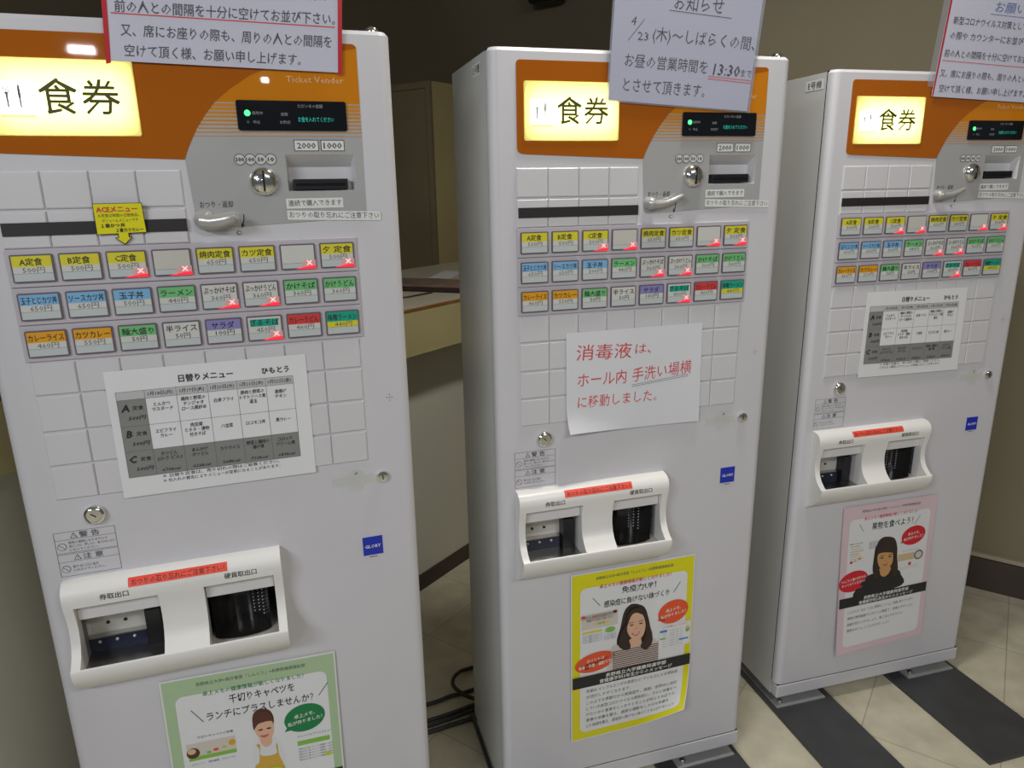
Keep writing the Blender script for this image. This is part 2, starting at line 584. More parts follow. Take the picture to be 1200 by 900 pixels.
sl.location = (-0.262, 2.99, 1.0352)
sl.rotation_euler = (0, 0, math.radians(78))
tag(sl, 'small white paper slip on the counter behind the brown folder', 'paper')
mb = MB()
mb.tube([(-0.437, 2.387, 1.0382), (-0.391, 2.368, 1.0382), (-0.344, 2.371, 1.0382), (-0.307, 2.42, 1.0382), (-0.27, 2.475, 1.0382)], 0.003, TRAYM, 6)
tag(mb.build('cord'), 'thin brown cord lying on the counter in front of the brown folder', 'cord')

# ---- small black speaker high on the back wall
spx = (0.172, 4.18)
sp = empty('wall_speaker', (0.2203, 4.26, 2.33))
tag(sp, 'small black speaker high on the wall above the middle machine', 'speaker')
mb = MB()
mb.box(-0.085, 0.085, -0.06, 0.06, 0, 0.2, BLACK)
a = mb.build('housing', sp, bevel=0.015)
mb = MB()
mb.lathe((0, -0.0605, 0.11), [(0.06, 0), (0.06, 0.004), (0.05, 0.006), (0.02, 0.002), (0.001, 0.002)], DARK, 24)
mb.build('speaker_grille', sp)
mb = MB()
mb.box(-0.02, 0.02, 0.06, 0.25, 0.08, 0.12, BLACK)
mb.build('bracket', sp)
sp.rotation_euler = (0, 0, math.radians(-35))

# ------------------------------------------------------------------ ticket machine
UL, UR = -0.048, 0.552
ZT, ZD, ZB = 1.6155, 0.0825, 0.042
DEP = 0.300
CX, CY = 0.252, 0.150
OFF = (CX, CY, 0)
MACH = {1: (-0.70043, 1.01684, 0.32124), 2: (0.01623, 1.33, 0.28244), 3: (0.74255, 1.65311, 0.25997)}


def mworld(m, u, w, z):
    X, Y, a = MACH[m]
    return (X + u * math.cos(a) - w * math.sin(a), Y + u * math.sin(a) + w * math.cos(a), z)


BAY1 = (0.000, 0.121, 0.648, 0.756)
BAY2 = (0.189, 0.2985, 0.648, 0.756)
SIGN = (0.0150, 0.1900, 1.4657, 1.5595)
REC = (0.3836, 0.4863, 1.3845, 1.4385)
COLP, ROWZ = 0.0599, (1.3057, 1.2515, 1.1975)
BW, BH = 0.0528, 0.0392

KEYS = [
    [('A定食', '500円', KYEL, 0), ('B定食', '500円', KYEL, 0), ('C定食', '500円', KYEL, 1), ('', '', KWHT, 1),
     ('焼肉定食', '650円', KYEL, 0), ('カツ定食', '650円', KYEL, 0), ('', '', KEYP, 1), ('夕 定食', '500円', KYEL, 1)],
    [('玉子とじカツ丼', '650円', KBLU, 0), ('ソースカツ丼', '650円', KBLU, 0), ('玉子丼', '500円', KBLU, 0), ('ラーメン', '440円', KGRN, 0),
     ('ぶっかけそば', '360円', KEYP, 1), ('ぶっかけうどん', '360円', KEYP, 1), ('かけそば', '360円', KGRN, 0), ('かけうどん', '360円', KGRN, 0)],
    [('カレーライス', '460円', KORG, 0), ('カツカレー', '550円', KORG, 0), ('麺大盛り', '50円', KGRN, 0), ('半ライス', '50円', KEYP, 0),
     ('サラダ', '100円', KPUR, 0), ('ざるそば', '450円', KTEA, 1), ('カレーうどん', '460円', KRED, 0), ('味噌ラーメン', '440円', KTEA, 0)],
]


def build_machine():
    root = empty('ticket_machine', (0, 0, 0))

    def fin(mb, name, parent=root, **k):
        return mb.build(name, parent, OFF, **k)

    # body: open-fronted box behind the door
    mb = MB()
    mb.box(UL, UR, 0.0255, DEP, ZB, ZT - 0.003, BODYG, skip=('f',))
    t = 0.0015
    for x0, x1, z0, z1 in ((UL, UL + 0.02, ZB, ZT - 0.003), (UR - 0.02, UR, ZB, ZT - 0.003)):
        mb.box(x0, x1, 0.0255, 0.0265, z0, z1, BODYG)
    fin(mb, 'cabinet_body', bevel=0.002)
    mb = MB()
    g = 0.0008
    for x0, x1, z0, z1 in ((UL + g, UL + g + 0.01, ZD + g, ZT - g), (UR - g - 0.01, UR - g, ZD + g, ZT - g), (UL + g, UR - g, ZT - g - 0.01, ZT - g), (UL + g, UR - g, ZD + g, ZD + g + 0.01)):
        mb.box(x0, x1, 0.0205, 0.0258, z0, z1, SEAMSH)  # black strips painting the shade in the seam behind the door
    fin(mb, 'door_seam_shade')
    # door with real openings
    r = 0.016
    mb = MB()
    us = sorted({UL + r, UR - r, BAY1[0], BAY1[1], BAY2[0], BAY2[1], REC[0], REC[1], SIGN[0], SIGN[1]})
    zs = sorted({ZD, ZT - 0.006, BAY1[2], BAY1[3], REC[2], REC[3], SIGN[2], SIGN[3]})
    holes = (BAY1, BAY2, REC, SIGN)
    for i in range(len(us) - 1):
        for j in range(len(zs) - 1):
            cu, cz = (us[i] + us[i + 1]) / 2, (zs[j] + zs[j + 1]) / 2
            if any(h[0] < cu < h[1] and h[2] < cz < h[3] for h in holes):
                continue
            mb.flat([(us[i], zs[j]), (us[i + 1], zs[j]), (us[i + 1], zs[j + 1]), (us[i], zs[j + 1])], 0.0, WHITE)
    for h in holes:
        mb.add([(h[0], 0, h[2]), (h[1], 0, h[2]), (h[1], 0, h[3]), (h[0], 0, h[3]), (h[0], .021, h[2]), (h[1], .021, h[2]), (h[1], .021, h[3]), (h[0], .021, h[3])],
               [(0, 1, 5, 4), (1, 2, 6, 5), (2, 3, 7, 6), (3, 0, 4, 7)], COVER)
    N = 8
    left = [(UL + r - r * math.sin(PI / 2 * i / N), r - r * math.cos(PI / 2 * i / N)) for i in range(N + 1)] + [(UL, 0.0215)]
    right = [(UR - r + r * math.sin(PI / 2 * i / N), r - r * math.cos(PI / 2 * i / N)) for i in range(N + 1)] + [(UR, 0.0215)]
    zt = ZT - 0.006
    for side, s in ((left, 1), (right, -1)):
        vs = [(a, b, ZD) for a, b in side] + [(a, b, zt) for a, b in side]
        n = len(side)
        fs = [(i, i + n, i + 1 + n, i + 1) if s > 0 else (i + 1, i + 1 + n, i + n, i) for i in range(n - 1)]
        mb.add(vs, [f[::-1] if s > 0 else f[::-1] for f in fs], WHITE, True)
    plan = left[::-1] + right
    inner = [(a + (0.004 if a < CX else -0.004) * (1 if abs(a - CX) > 0.28 else 0), b + (0.004 if b < 0.02 else 0)) for a, b in plan]
    n = len(plan)
    # rounded top rim
    vs = [(a, b, zt) for a, b in plan] + [(a, b, ZT) for a, b in inner]
    mb.add(vs, [(i, i + 1, i + 1 + n, i + n) for i in range(n - 1)], WHITE, True)
    mb.add([(a, b, ZT) for a, b in inner], [tuple(range(n))], WHITE)
    mb.add([(a, b, ZD) for a, b in plan], [tuple(range(n))[::-1]], WHITE)
    door = fin(mb, 'front_door', angle=50)
    mb = MB()
    mb.box(UL + 0.002, UR - 0.001, -0.001, 0.0235, ZB, 0.0795, WHITE)
    fin(mb, 'base_rail', bevel=0.003)
    mb = MB()
    mb.box(UL + 0.004, UR - 0.004, 0.0012, 0.0215, 0.0794, 0.0826, SEAMSH)  # black strip painting the shade in the gap below the door
    fin(mb, 'bottom_seam_shade')
    # feet and steel anchor plates
    for u in (0.02, 0.478):
        for w in (0.045, 0.255):
            mb = MB()
            mb.lathe((u, w, 0.017), [(0.016, 0), (0.016, 0.008), (0.008, 0.010), (0.008, 0.026)], STEEL, 16, axis='z')
            fin(mb, 'foot')
    for u0, u1 in ((-0.044, 0.108), (0.386, 0.541)):
        mb = MB()
        mb.box(u0, u1, -0.006, 0.30, 0.012, 0.0175, PLSTEEL)
        mb.lathe((u0 + 0.02, 0.012, 0.0168), [(0.007, 0), (0.007, 0.005), (0.004, 0.007)], STEEL, 8, axis='z')
        fin(mb, 'anchor_plate', bevel=0.001)
    # top hinge pin
    mb = MB()
    mb.lathe((0.528, 0.016, ZT), [(0.011, 0), (0.011, 0.003), (0.008, 0.007), (0.003, 0.009)], CHROME, 16, axis='z')
    fin(mb, 'hinge_pin')

    # ---------------- orange header plate, lit sign
    arc = [(0.2440, 1.4320), (0.2485, 1.4430), (0.2550, 1.4560), (0.2650, 1.4740), (0.2785, 1.4930), (0.2935, 1.5110), (0.3166, 1.5295), (0.3455, 1.5480), (0.3745, 1.5600), (0.4100, 1.5715), (0.4500, 1.5805), (0.5000, 1.5895)]
    def arc_u(z):
        for a, b in zip(arc, arc[1:]):
            if a[1] <= z <= b[1]:
                return a[0] + (b[0] - a[0]) * (z - a[1]) / (b[1] - a[1])
        return 0.26
    outline = [(-0.0005, 1.5895), (0.0005, 1.5925), (0.0025, 1.5945), (0.0055, 1.5955), (0.4940, 1.5955), (0.4975, 1.5940), (0.4995, 1.5915), (0.5000, 1.5895)]
    bottom = [(0.1, 1.4375), (0.012, 1.4410), (0.005, 1.4425), (0.001, 1.4455), (-0.0005, 1.4500)]
    mb = MB()
    s0, s1, s2, s3 = SIGN
    xm = (s0 + s1) / 2
    full = outline + arc[::-1] + bottom
    top_half = outline + [p for p in arc[::-1] if p[1] > s3] + [(arc_u(s3), s3), (-0.0005, s3)]
    low_half = [(-0.0005, s2), (arc_u(s2), s2)] + [p for p in arc[::-1] if p[1] < s2] + bottom
    mid_right = [(s1, s2), (arc_u(s2), s2)] + [p for p in arc if s2 < p[1] < s3] + [(arc_u(s3), s3), (s1, s3)]
    for pc in (top_half, low_half, mid_right, [(-0.0005, s2), (s0, s2), (s0, s3), (-0.0005, s3)]):
        mb.prism(pc, -0.0016, 0.0, ORANGE)
    lt = [p for p in arc if p[1] > 1.5105]
    mb.prism(lt + [(0.5000, 1.5110)], -0.0014, 0.0, ORANGE2)
    mb.text('Ticket Vender', 0.4364, 1.5445, 0.0125, TVM, -0.0018, width=0.083)
    fin(mb, 'header_plate')
    sg = MB()
    q0, q1, q2, q3 = 0.0235, 0.0680, 1.4905, 1.5320     # white square let into the yellow sheet
    R0 = rrect(0.0125, 1.4632, 0.1925, 1.5620, 0.004)
    sg.flat([p for p in R0 if p[1] > q3] + [(0.0125, q3), (0.1925, q3)], -0.0035, SIGNY)
    sg.flat([(0.1925, q2), (0.0125, q2)] + [p for p in R0 if p[1] < q2], -0.0035, SIGNY)
    sg.flat([(0.0125, q2), (q0, q2), (q0, q3), (0.0125, q3)], -0.0035, SIGNY)
    sg.flat([(q1, q2), (0.1925, q2), (0.1925, q3), (q1, q3)], -0.0035, SIGNY)
    sg.flat([(q0, q2), (q1, q2), (q1, q3), (q0, q3)], -0.0035, SIGNW)
    R4 = ccw(rrect(0.0125, 1.4632, 0.1925, 1.5620, 0.004))
    k4 = len(R4)
    sg.add([(a, -.0035, b) for a, b in R4] + [(a, -.0016, b) for a, b in R4], [(i, i + k4, (i + 1) % k4 + k4, (i + 1) % k4) for i in range(k4)], SIGNY)
    sg.flat([(0.026, 1.4875), (0.066, 1.4875), (0.066, 1.4890), (0.026, 1.4890)], -0.0038, SIGNL)
    # fork and knife pictogram
    sg.flat([(0.0354, 1.499), (0.0374, 1.499), (0.0378, 1.517), (0.0350, 1.517)], -0.0041, FORK)
    sg.flat([(0.0332, 1.5185), (0.0350, 1.5155), (0.0378, 1.5155), (0.0396, 1.5185)], -0.0041, FORK)
    for dx in (-0.0026, 0.0, 0.0026):
        sg.flat([(0.0364 + dx - 0.0006, 1.518), (0.0364 + dx + 0.0006, 1.518), (0.0364 + dx + 0.0006, 1.526), (0.0364 + dx - 0.0006, 1.526)], -0.0041, FORK)
    sg.flat([(0.0500, 1.499), (0.0520, 1.499), (0.0522, 1.513), (0.0498, 1.513)], -0.0041, FORK)
    sg.flat(smooth([(0.0496, 1.512), (0.0526, 1.512), (0.0528, 1.521), (0.0520, 1.5290), (0.0497, 1.524)], 3), -0.0041, FORK)
    # white box behind the acrylic with a lamp strip
    u0, u1, z0, z1 = SIGN
    sg.add([(u0, -.0016, z0), (u1, -.0016, z0), (u1, -.0016, z1), (u0, -.0016, z1), (u0, .020, z0), (u1, .020, z0), (u1, .020, z1), (u0, .020, z1)],
           [(0, 1, 5, 4), (1, 2, 6, 5), (2, 3, 7, 6), (3, 0, 4, 7), (4, 5, 6, 7)], BOXW)
    sg.prism(rrect(0.022, 1.475, 0.183, 1.550, 0.01), 0.0165, 0.0185, TUBEM)
    sg.text('食', 0.0968, 1.5130, 0.0490, SIGNT, -0.0039, bold=0.009)
    sg.text('券', 0.1480, 1.5130, 0.0490, SIGNT, -0.0039, bold=0.009)
    fin(sg, 'lit_sign')

    # ---------------- grey control panel with note inlet
    low = [p for p in arc if p[1] <= 1.5115]
    rb, lb = 1.3428, 1.3318
    zbot = lambda u: lb + (rb - lb) * (u - 0.25) / 0.246
    mb = MB()
    mb.prism(low + [(REC[0], 1.5110), (REC[0], zbot(REC[0])), (0.256, zbot(0.256)), (0.2515, 1.3335), (0.2490, 1.338)], -0.0012, 0.0, PANELG)
    mb.prism([(REC[0], REC[3]), (REC[1], REC[3]), (REC[1], 1.5110), (REC[0], 1.5110)], -0.0012, 0.0, PANELG)
    mb.prism([(REC[0], zbot(REC[0])), (REC[1], zbot(REC[1])), (REC[1], REC[2]), (REC[0], REC[2])], -0.0012, 0.0, PANELG)
    mb.prism([(REC[1], zbot(REC[1])), (0.4955, 1.3428), (0.4985, 1.3455), (0.4990, 1.3500), (0.5000, 1.5110), (REC[1], 1.5110)], -0.0012, 0.0, PANELG)

    zz = 1.5095
    for k in range(9):
        th = 0.0046 - 0.00046 * k
        mb.flat([(arc_u(zz - th) + .0005, zz - th), (0.4998, zz - th), (0.4998, zz), (arc_u(zz) + .0005, zz)], -0.0014, STRIPE)
        zz -= 0.0056
    # note and coin markings
    for u0, u1, tx in ((0.3975, 0.4340, '2000'), (0.4370, 0.4725, '1000')):
        mb.flat([(u0, 1.4430), (u1, 1.4430), (u1, 1.4595), (u0, 1.4595)], -0.0014, INK)
        mb.flat([(u0 + .0011, 1.4441), (u1 - .0011, 1.4441), (u1 - .0011, 1.4584), (u0 + .0011, 1.4584)], -0.0016, LABW)
        mb.text(tx, (u0 + u1) / 2, 1.4512, 0.0118, INK, -0.0018, width=0.027, bold=0.012)
    for k, tx in enumerate(('500', '100', '50', '10')):
        cu = 0.3186 + 0.01465 * k
        mb.flat(ell(cu, 1.4315, 0.0083, 0.0083), -0.0014 - 0.0001 * (k % 2), INK)
        mb.flat(ell(cu, 1.4315, 0.0073, 0.0073), -0.0017 - 0.0001 * (k % 2), RINGF)
        mb.text(tx, cu, 1.4315, 0.0076, INK, -0.0020, width=0.0118 if k < 2 else 0.0085, bold=0.02)
    mb.text('おつり・返却', 0.2790, 1.3675, 0.0105, INK, -0.0014, width=0.046, bold=0.01)
    mb.flat(smooth([(0.3148, 1.3520), (0.3160, 1.3520), (0.3155, 1.3430), (0.3130, 1.3370), (0.3118, 1.3385), (0.3142, 1.3440)], 3), -0.0014, INK)
    mb.flat([(0.3105, 1.3395), (0.3155, 1.3365), (0.3105, 1.3325)], -0.0015, INK)
    mb.flat(ell(0.3060, 1.3255, 0.0035, 0.0030), -0.0014, INKG)
    mb.flat(ell(0.3066, 1.3255, 0.0025, 0.0020), -0.0016, WHITE)
    fin(mb, 'control_panel')
    # display
    mb = MB()
    mb.prism(rrect(0.3215, 1.4722, 0.4785, 1.5140, 0.003), -0.0045, -0.0012, GLOSSB)
    mb.flat(ell(0.3360, 1.4962, 0.0042, 0.0042), -0.0048, GREEN)
    mb.flat(ell(0.3360, 1.4838, 0.0020, 0.0020), -0.0048, DIMG)
    mb.text('発売中', 0.3500, 1.4962, 0.0052, DISPT, -0.0048)
    mb.text('中止', 0.3480, 1.4838, 0.0052, DISPT, -0.0048)
    mb.text('枚数', 0.3880, 1.4950, 0.0052, DISPT, -0.0048)
    mb.text('お釣切', 0.3880, 1.4838, 0.0052, DISPT, -0.0048)
    mb.text('ただいまの金額', 0.4260, 1.5068, 0.0056, DISPT, -0.0048, width=0.036)
    mb.text('お金を入れてください', 0.4330, 1.4880, 0.0078, TEAL, -0.0048, width=0.052)
    fin(mb, 'display')
    # coin slot: domed chrome disc with a groove
    mb = MB()
    mb.lathe((0.3493, 0.0, 1.4000), [(0.0205, 0.0012), (0.0205, 0.006), (0.0190, 0.0085), (0.0150, 0.0125), (0.0080, 0.0150), (0.0005, 0.0155)], CHROME, 36)
    mb.box(0.3478, 0.3508, -0.0162, -0.006, 1.3850, 1.4150, BLACK)
    fin(mb, 'coin_slot', angle=60)
    # note inlet: recess, lip, black mouth
    mb = MB()
    u0, u1, z0, z1 = REC
    d = 0.021
    i0, i1, j0, j1 = u0 + 0.004, u1 - 0.004, z0, z1 - 0.018
    A = [(u0, -.0012, z0), (u1, -.0012, z0), (u1, -.0012, z1), (u0, -.0012, z1)]
    B = [(i0, d, j0 + 0.002), (i1, d, j0 + 0.002), (i1, d, j1), (i0, d, j1)]
    mb.add(A + B, [(0, 1, 5, 4), (1, 2, 6, 5), (2, 3, 7, 6), (3, 0, 4, 7), (4, 5, 6, 7)], COVER)
    mb.box(0.3925, 0.4740, 0.0015, d, 1.3868, 1.4025, BLACK)
    mb.box(0.3960, 0.4700, -0.0005, d, 1.3925, 1.3960, GLOSSB)
    mb.box(0.396, 0.4705, 0.0012, 0.004, 1.3990, 1.4020, BLACK)
    fin(mb, 'note_inlet', bevel=0.0007)
    # change return lever
    mb = MB()
    mb.lathe((0.2600, 0.0, 1.3510), [(0.0125, 0.0012), (0.0120, 0.008), (0.0105, 0.014), (0.0070, 0.019), (0.0005, 0.0215)], LEVERM, 24)
    mb.tube([(0.2600, -0.012, 1.3500), (0.2720, -0.014, 1.3492), (0.2880, -0.015, 1.3510), (0.3040, -0.0155, 1.3560), (0.3180, -0.0155, 1.3620), (0.3225, -0.0155, 1.3642)], 0.006, LEVERM, 12,
            rads=[0.0090, 0.0075, 0.0062, 0.0056, 0.0052, 0.0035])
    fin(mb, 'return_lever')
    # white notes stuck under the note inlet
    mb = MB()
    mb.flat([(0.3785, 1.3590), (0.4640, 1.3590), (0.4640, 1.3740), (0.3785, 1.3740)][0:4], -0.0018, LABW)
    mb.text('連続で購入できます', 0.4215, 1.3668, 0.0100, INK, -0.0020, width=0.080)
    fin(mb, 'purchase_sticker')
    mb = MB()
    rot = math.radians(0.4)
    mb.flat([(0.3785, 1.3425), (0.5215, 1.3375), (0.5215, 1.3515), (0.3785, 1.3565)], -0.0018, LABW)
    mb.text('おつりの取り忘れにご注意下さい', 0.4500, 1.3470, 0.0105, INK, -0.0020, width=0.137, fn=lambda a, b: (a, -0.0020, b - (a - 0.45) * 0.035 + 0.0005))
    fin(mb, 'change_sticker')

    # ---------------- blank covers above and below the buttons
    def cover(u0, u1, z0, z1):
        mb = MB()
        h = 0.0007
        A = [(u0 + h, z0 + h), (u1 - h, z0 + h), (u1 - h, z1 - h), (u0 + h, z1 - h)]
        q = 0.0016
        Bq = [(u0 + h + q, z0 + h + q), (u1 - h - q, z0 + h + q), (u1 - h - q, z1 - h - q), (u0 + h + q, z1 - h - q)]
        vs = [(a, 0.0, b) for a, b in A] + [(a, -0.0016, b) for a, b in A] + [(a, -0.0030, b) for a, b in Bq]
        fs = [(0, 1, 5, 4), (1, 2, 6, 5), (2, 3, 7, 6), (3, 0, 4, 7), (4, 5, 9, 8), (5, 6, 10, 9), (6, 7, 11, 10), (7, 4, 8, 11), (8, 9, 10, 11)]
        mb.add(vs, fs, COVER)
        return fin(mb, 'blank_cover')
    for zt_, zb_ in ((1.4180, 1.3660), (1.3640, 1.3130)):
        for k in range(4):
            cover(-0.003 + k * 0.0597, -0.003 + (k + 1) * 0.0597, zb_, zt_)
    rows = (1.1495, 1.0992, 1.0429, 0.9885, 0.9329)
    for a_, b_ in zip(rows, rows[1:]):
        for k in range(8):
            cover(-0.001 + k * 0.0593, -0.001 + (k + 1) * 0.0593, b_ + 0.0008, a_ - 0.0008)
    mb = MB()
    mb.box(-0.0005, 0.2355, -0.0048, -0.0028, 1.3308, 1.3487, STRIPB)
    fin(mb, 'black_strip')

    # ---------------- menu buttons
    mb = MB()
    for zr in ROWZ:
        mb.box(-0.0035, 0.4795, -0.0035, 0.0, zr - BH - 0.0066, zr + 0.0072, LILAC)
    fin(mb, 'button_frame', bevel=0.001)
    for rI, row in enumerate(KEYS):
        for cI, (name, price, km, sold) in enumerate(row):
            u0 = 0.0024 + COLP * cI
            u1 = u0 + BW
            z1 = ROWZ[rI]
            z0 = z1 - BH
            zmid, zlow = z1 - BH * 0.44, z1 - BH * 0.67
            mb = MB()
            mb.prism(rrect(u0, z0, u1, z1, 0.002, 3), -0.0062, -0.0035, BEZEL)
            b = 0.0021
            W1, W2 = -0.0068, -0.0070
            x0, x1 = u0 + b, u1 - b
            if not name:
                mb.prism([(x0, zlow - .003), (x1, zlow - .003), (x1, z1 - b), (x0, z1 - b)], W1, -0.0062, km)
            else:
                mb.prism([(x0, zlow), (x1, zlow), (x1, zmid), (x0, zmid)], W1, -0.0062, KYEL if name == '味噌ラーメン' else KEYP)
                if name == 'ざるそば':
                    mb.prism([(x0, zmid), (x1, zmid), (x1, z1 - b), (x0, z1 - b)], W1, -0.0062, KEYP)
                    mb.flat([(x0 + .003, zmid + .001), (x1 - .004, zmid + .001), (x1 - .004, z1 - b - .003), (x0 + .003, z1 - b - .003)], W1 - .0001, km)
                else:
                    mb.prism([(x0, zmid), (x1, zmid), (x1, z1 - b), (x0, z1 - b)], W1, -0.0062, km)
                wmax = min(0.0108 * len(name), 0.0450)
                mb.text(name, (u0 + u1) / 2 - (0 if len(name) > 3 else .001), z1 - BH * 0.27, 0.0112, INK, W2 - .0001, width=wmax if name[0] not in 'ABC' else 0.028, bold=0.012)
                mb.text(price, (u0 + u1) / 2 + 0.001, zmid - BH * 0.115, 0.0095, INKG if price not in ('50円', '100円') else INK, W2, width=0.0068 * len(price))
            zl = zlow if name else zlow - .003
            mb.prism([(x0, z0 + b), (x1, z0 + b), (x1, zl - .0004), (x0, zl - .0004)], W1, -0.0062, KEYB)
            bt = fin(mb, 'menu_button')
            colr = {KYEL: 'yellow', KBLU: 'blue', KGRN: 'green', KORG: 'orange', KPUR: 'purple', KTEA: 'teal', KRED: 'red'}.get(km, 'white')
            bt['label'] = ('%s button reading %s' % (colr, name)) if name else 'blank white button'
            if sold:
                lm = MB()
                k0 = z0 + b
                lm.flat([(x1 - .030, k0 - .0016), (x1 + .0015, k0 - .0016), (x1 + .0015, k0 + .0032), (x1 - .008, k0 + .0030), (x1 - .018, k0 + .0012)], W2 - .0002, LAMPR)
                lm.flat([(x1 - .018, k0 + .0012), (x1 - .008, k0 + .0030), (x1 + .0015, k0 + .0032), (x1 + .0015, k0 + .0120), (x1 - .016, k0 + .0110), (x1 - .019, k0 + .006)], W2 - .0001, LAMPP)
                cx, cz = x1 - 0.0080, k0 + 0.0078
                for sg_ in (1, -1):
                    d_ = 0.0034
                    t_ = 0.0011
                    lm.flat([(cx - d_ - t_, cz - sg_ * d_), (cx - d_ + t_, cz - sg_ * d_ - 0), (cx + d_ + t_, cz + sg_ * d_), (cx + d_ - t_, cz + sg_ * d_)], W2 - .0004, LAMPX)
                lo = lm.build('sold_out_lamp', bt, OFF)
                lo['label'] = 'lit red sold-out cross'

    # ---------------- locks, badge, small marks
    mb = MB()
    mb.lathe((0.0474, 0, 0.9037), [(0.0155, 0), (0.0155, 0.005), (0.0142, 0.008), (0.0110, 0.0095), (0.0105, 0.0085), (0.0005, 0.0088)], CHROME, 32)
    mb.flat([(0.0428, 0.9063), (0.0436, 0.9078), (0.0508, 0.9020), (0.0500, 0.9005)], -0.0091, BLACK)
    fin(mb, 'door_lock', angle=45)
    mb = MB()
    mb.lathe((0.4959, 0, 0.9007), [(0.0105, 0), (0.0105, 0.004), (0.0095, 0.006), (0.0070, 0.0068), (0.0005, 0.0068)], CHROME, 28)
    mb.box(0.4948, 0.4966, -0.0073, -0.0068, 0.8962, 0.9045, BLACK)
    fin(mb, 'key_switch', angle=45)
    mb = MB()
    mb.prism([(0.4527, 0.7525), (0.4877, 0.7525), (0.4877, 0.7878), (0.4527, 0.7878)], -0.0010, 0.0, BLUE)
    mb.text('GLORY', 0.4702, 0.7698, 0.0088, INKW, -0.0016, width=0.028, bold=0.012)
    mb.flat([(0.4630, 0.7478), (0.4770, 0.7478), (0.4770, 0.7492), (0.4630, 0.7492)], -0.0006, INKG)
    fin(mb, 'maker_badge')
    mb = MB()
    for a, b in ((0, 0), (0.0042, 0), (-0.0042, 0), (0, 0.0050), (0, -0.0050)):
        mb.flat(ell(0.5168 + a, 1.0418 + b, 0.0009, 0.0009, 10), -0.0004, INK)
    fin(mb, 'speaker_holes')
    mb = MB()
    mb.flat(rrect(0.4090, 0.8910, 0.4840, 0.9068, 0.002), -0.0005, TAPE)
    mb.flat(ell(0.4490, 0.8990, 0.0175, 0.0195), -0.0008, TAPE)
    mb.lathe((0.4500, 0, 0.9125), [(0.0022, 0.0008), (0.0022, 0.0016), (0.0004, 0.0018)], STEEL, 12)
    fin(mb, 'tape_patch')
    # warning sticker
    mb = MB()
    for z0, z1, h, lines in ((0.8440, 0.8800, '警告', ('転倒の原因になりますので', '揺らしたり、押したり、寄りかかったり', 'しないでください。')), (0.8045, 0.8425, '注意', ('取り出し口に指を', '入れないでください。'))):
        for a0, a1, b0, b1 in ((-0.0145, 0.0710, z0, z0 + .0006), (-0.0145, 0.0710, z1 - .0006, z1), (-0.0145, -0.0139, z0, z1), (0.0704, 0.0710, z0, z1), (-0.0145, 0.0710, z1 - .0135, z1 - .0130)):
            mb.flat([(a0, b0), (a1, b0), (a1, b1), (a0, b1)], -0.0005, INKG)
        mb.text(h[0] + ' ' + h[1], 0.0345, z1 - 0.0070, 0.0105, INKG, -0.0005, width=0.028, bold=0.012)
        tri = [(0.0075, z1 - .0115), (0.0180, z1 - .0115), (0.01275, z1 - .0020)]
        mb.flat(tri, -0.0005, INKG)
        mb.flat([(0.0090, z1 - .0107), (0.0165, z1 - .0107), (0.01275, z1 - .0038)], -0.0007, WHITE)
        mb.text('!', 0.01275, z1 - 0.0083, 0.0070, INKG, -0.0009)
        zc = (z0 + z1 - .013) / 2
        mb.flat(ell(-0.0055, zc, 0.0062, 0.0062), -0.0005, INKG)
        mb.flat(ell(-0.0055, zc, 0.0054, 0.0054), -0.0007, WHITE)
        mb.flat([(-0.0097, zc + .0036), (-0.0091, zc + .0042), (-0.0013, zc - .0036), (-0.0019, zc - .0042)], -0.0009, INKG)
        for k, t_ in enumerate(lines):
            mb.text(t_, 0.0040, zc + (len(lines) - 1) * 0.0029 - k * 0.0062, 0.0050, INKG, -0.0005, align='l', width=min(0.064, 0.0045 * len(t_)))
    fin(mb, 'warning_sticker')

    # ---------------- dispenser (ticket and coin outlet)
    prof = [(0.0, 0.8000), (-0.0120, 0.7995), (-0.0200, 0.7965), (-0.0260, 0.7910), (-0.0295, 0.7830), (-0.0300, 0.7730), (-0.0280, 0.7610), (-0.0245, 0.7480), (-0.0215, 0.7350), (-0.0200, 0.7210),
            (-0.0212, 0.7060), (-0.0250, 0.6920), (-0.0330, 0.6790), (-0.0440, 0.6690), (-0.0520, 0.6645), (-0.0530, 0.6600), (-0.0505, 0.6480), (-0.0430, 0.6340), (-0.0300, 0.6200), (-0.0130, 0.6070), (0.0, 0.6000)]
    mb = MB()
    DL, DR = -0.0136, 0.3126
    mb.extrude_u(prof, DL, BAY1[0], CREAM, True)
    mb.extrude_u(prof, BAY1[1], BAY2[0], CREAM, True)
    mb.extrude_u(prof, BAY2[1], DR, CREAM, True)
    hood = prof[0:7] + [(-0.0130, 0.7590), (-0.0120, 0.7560), (0.0, 0.7560)]
    lip = [(-0.0500, 0.6655), (-0.0520, 0.6645), (-0.0530, 0.6600), (-0.0505, 0.6480), (-0.0430, 0.6340), (-0.0300, 0.6200), (-0.0130, 0.6070), (0.0, 0.6000), (0.0, 0.6470), (-0.0465, 0.6470), (-0.0480, 0.6650)]
    for bay in (BAY1, BAY2):
        mb.extrude_u(hood, bay[0], bay[1], CREAM, True)
        mb.extrude_u(lip, bay[0], bay[1], CREAM, True)
    dsp = fin(mb, 'dispenser_cover', angle=40)
    for bay, nm in ((BAY1, 'ticket_flap'), (BAY2, 'coin_flap')):
        mb = MB()
        mb.box(bay[0] + 0.001, bay[1] - 0.001, -0.0135, -0.0110, 0.7320, 0.7640, FLAPM)
        mb.build(nm, dsp, OFF, bevel=0.0008)
    mb = MB()
    mb.text('券取出口', 0.0600, 0.7745, 0.0110, INK, -0.0303, width=0.041, bold=0.01)
    mb.text('硬貨取出口', 0.2480, 0.7745, 0.0110, INK, -0.0303, width=0.050, bold=0.01)
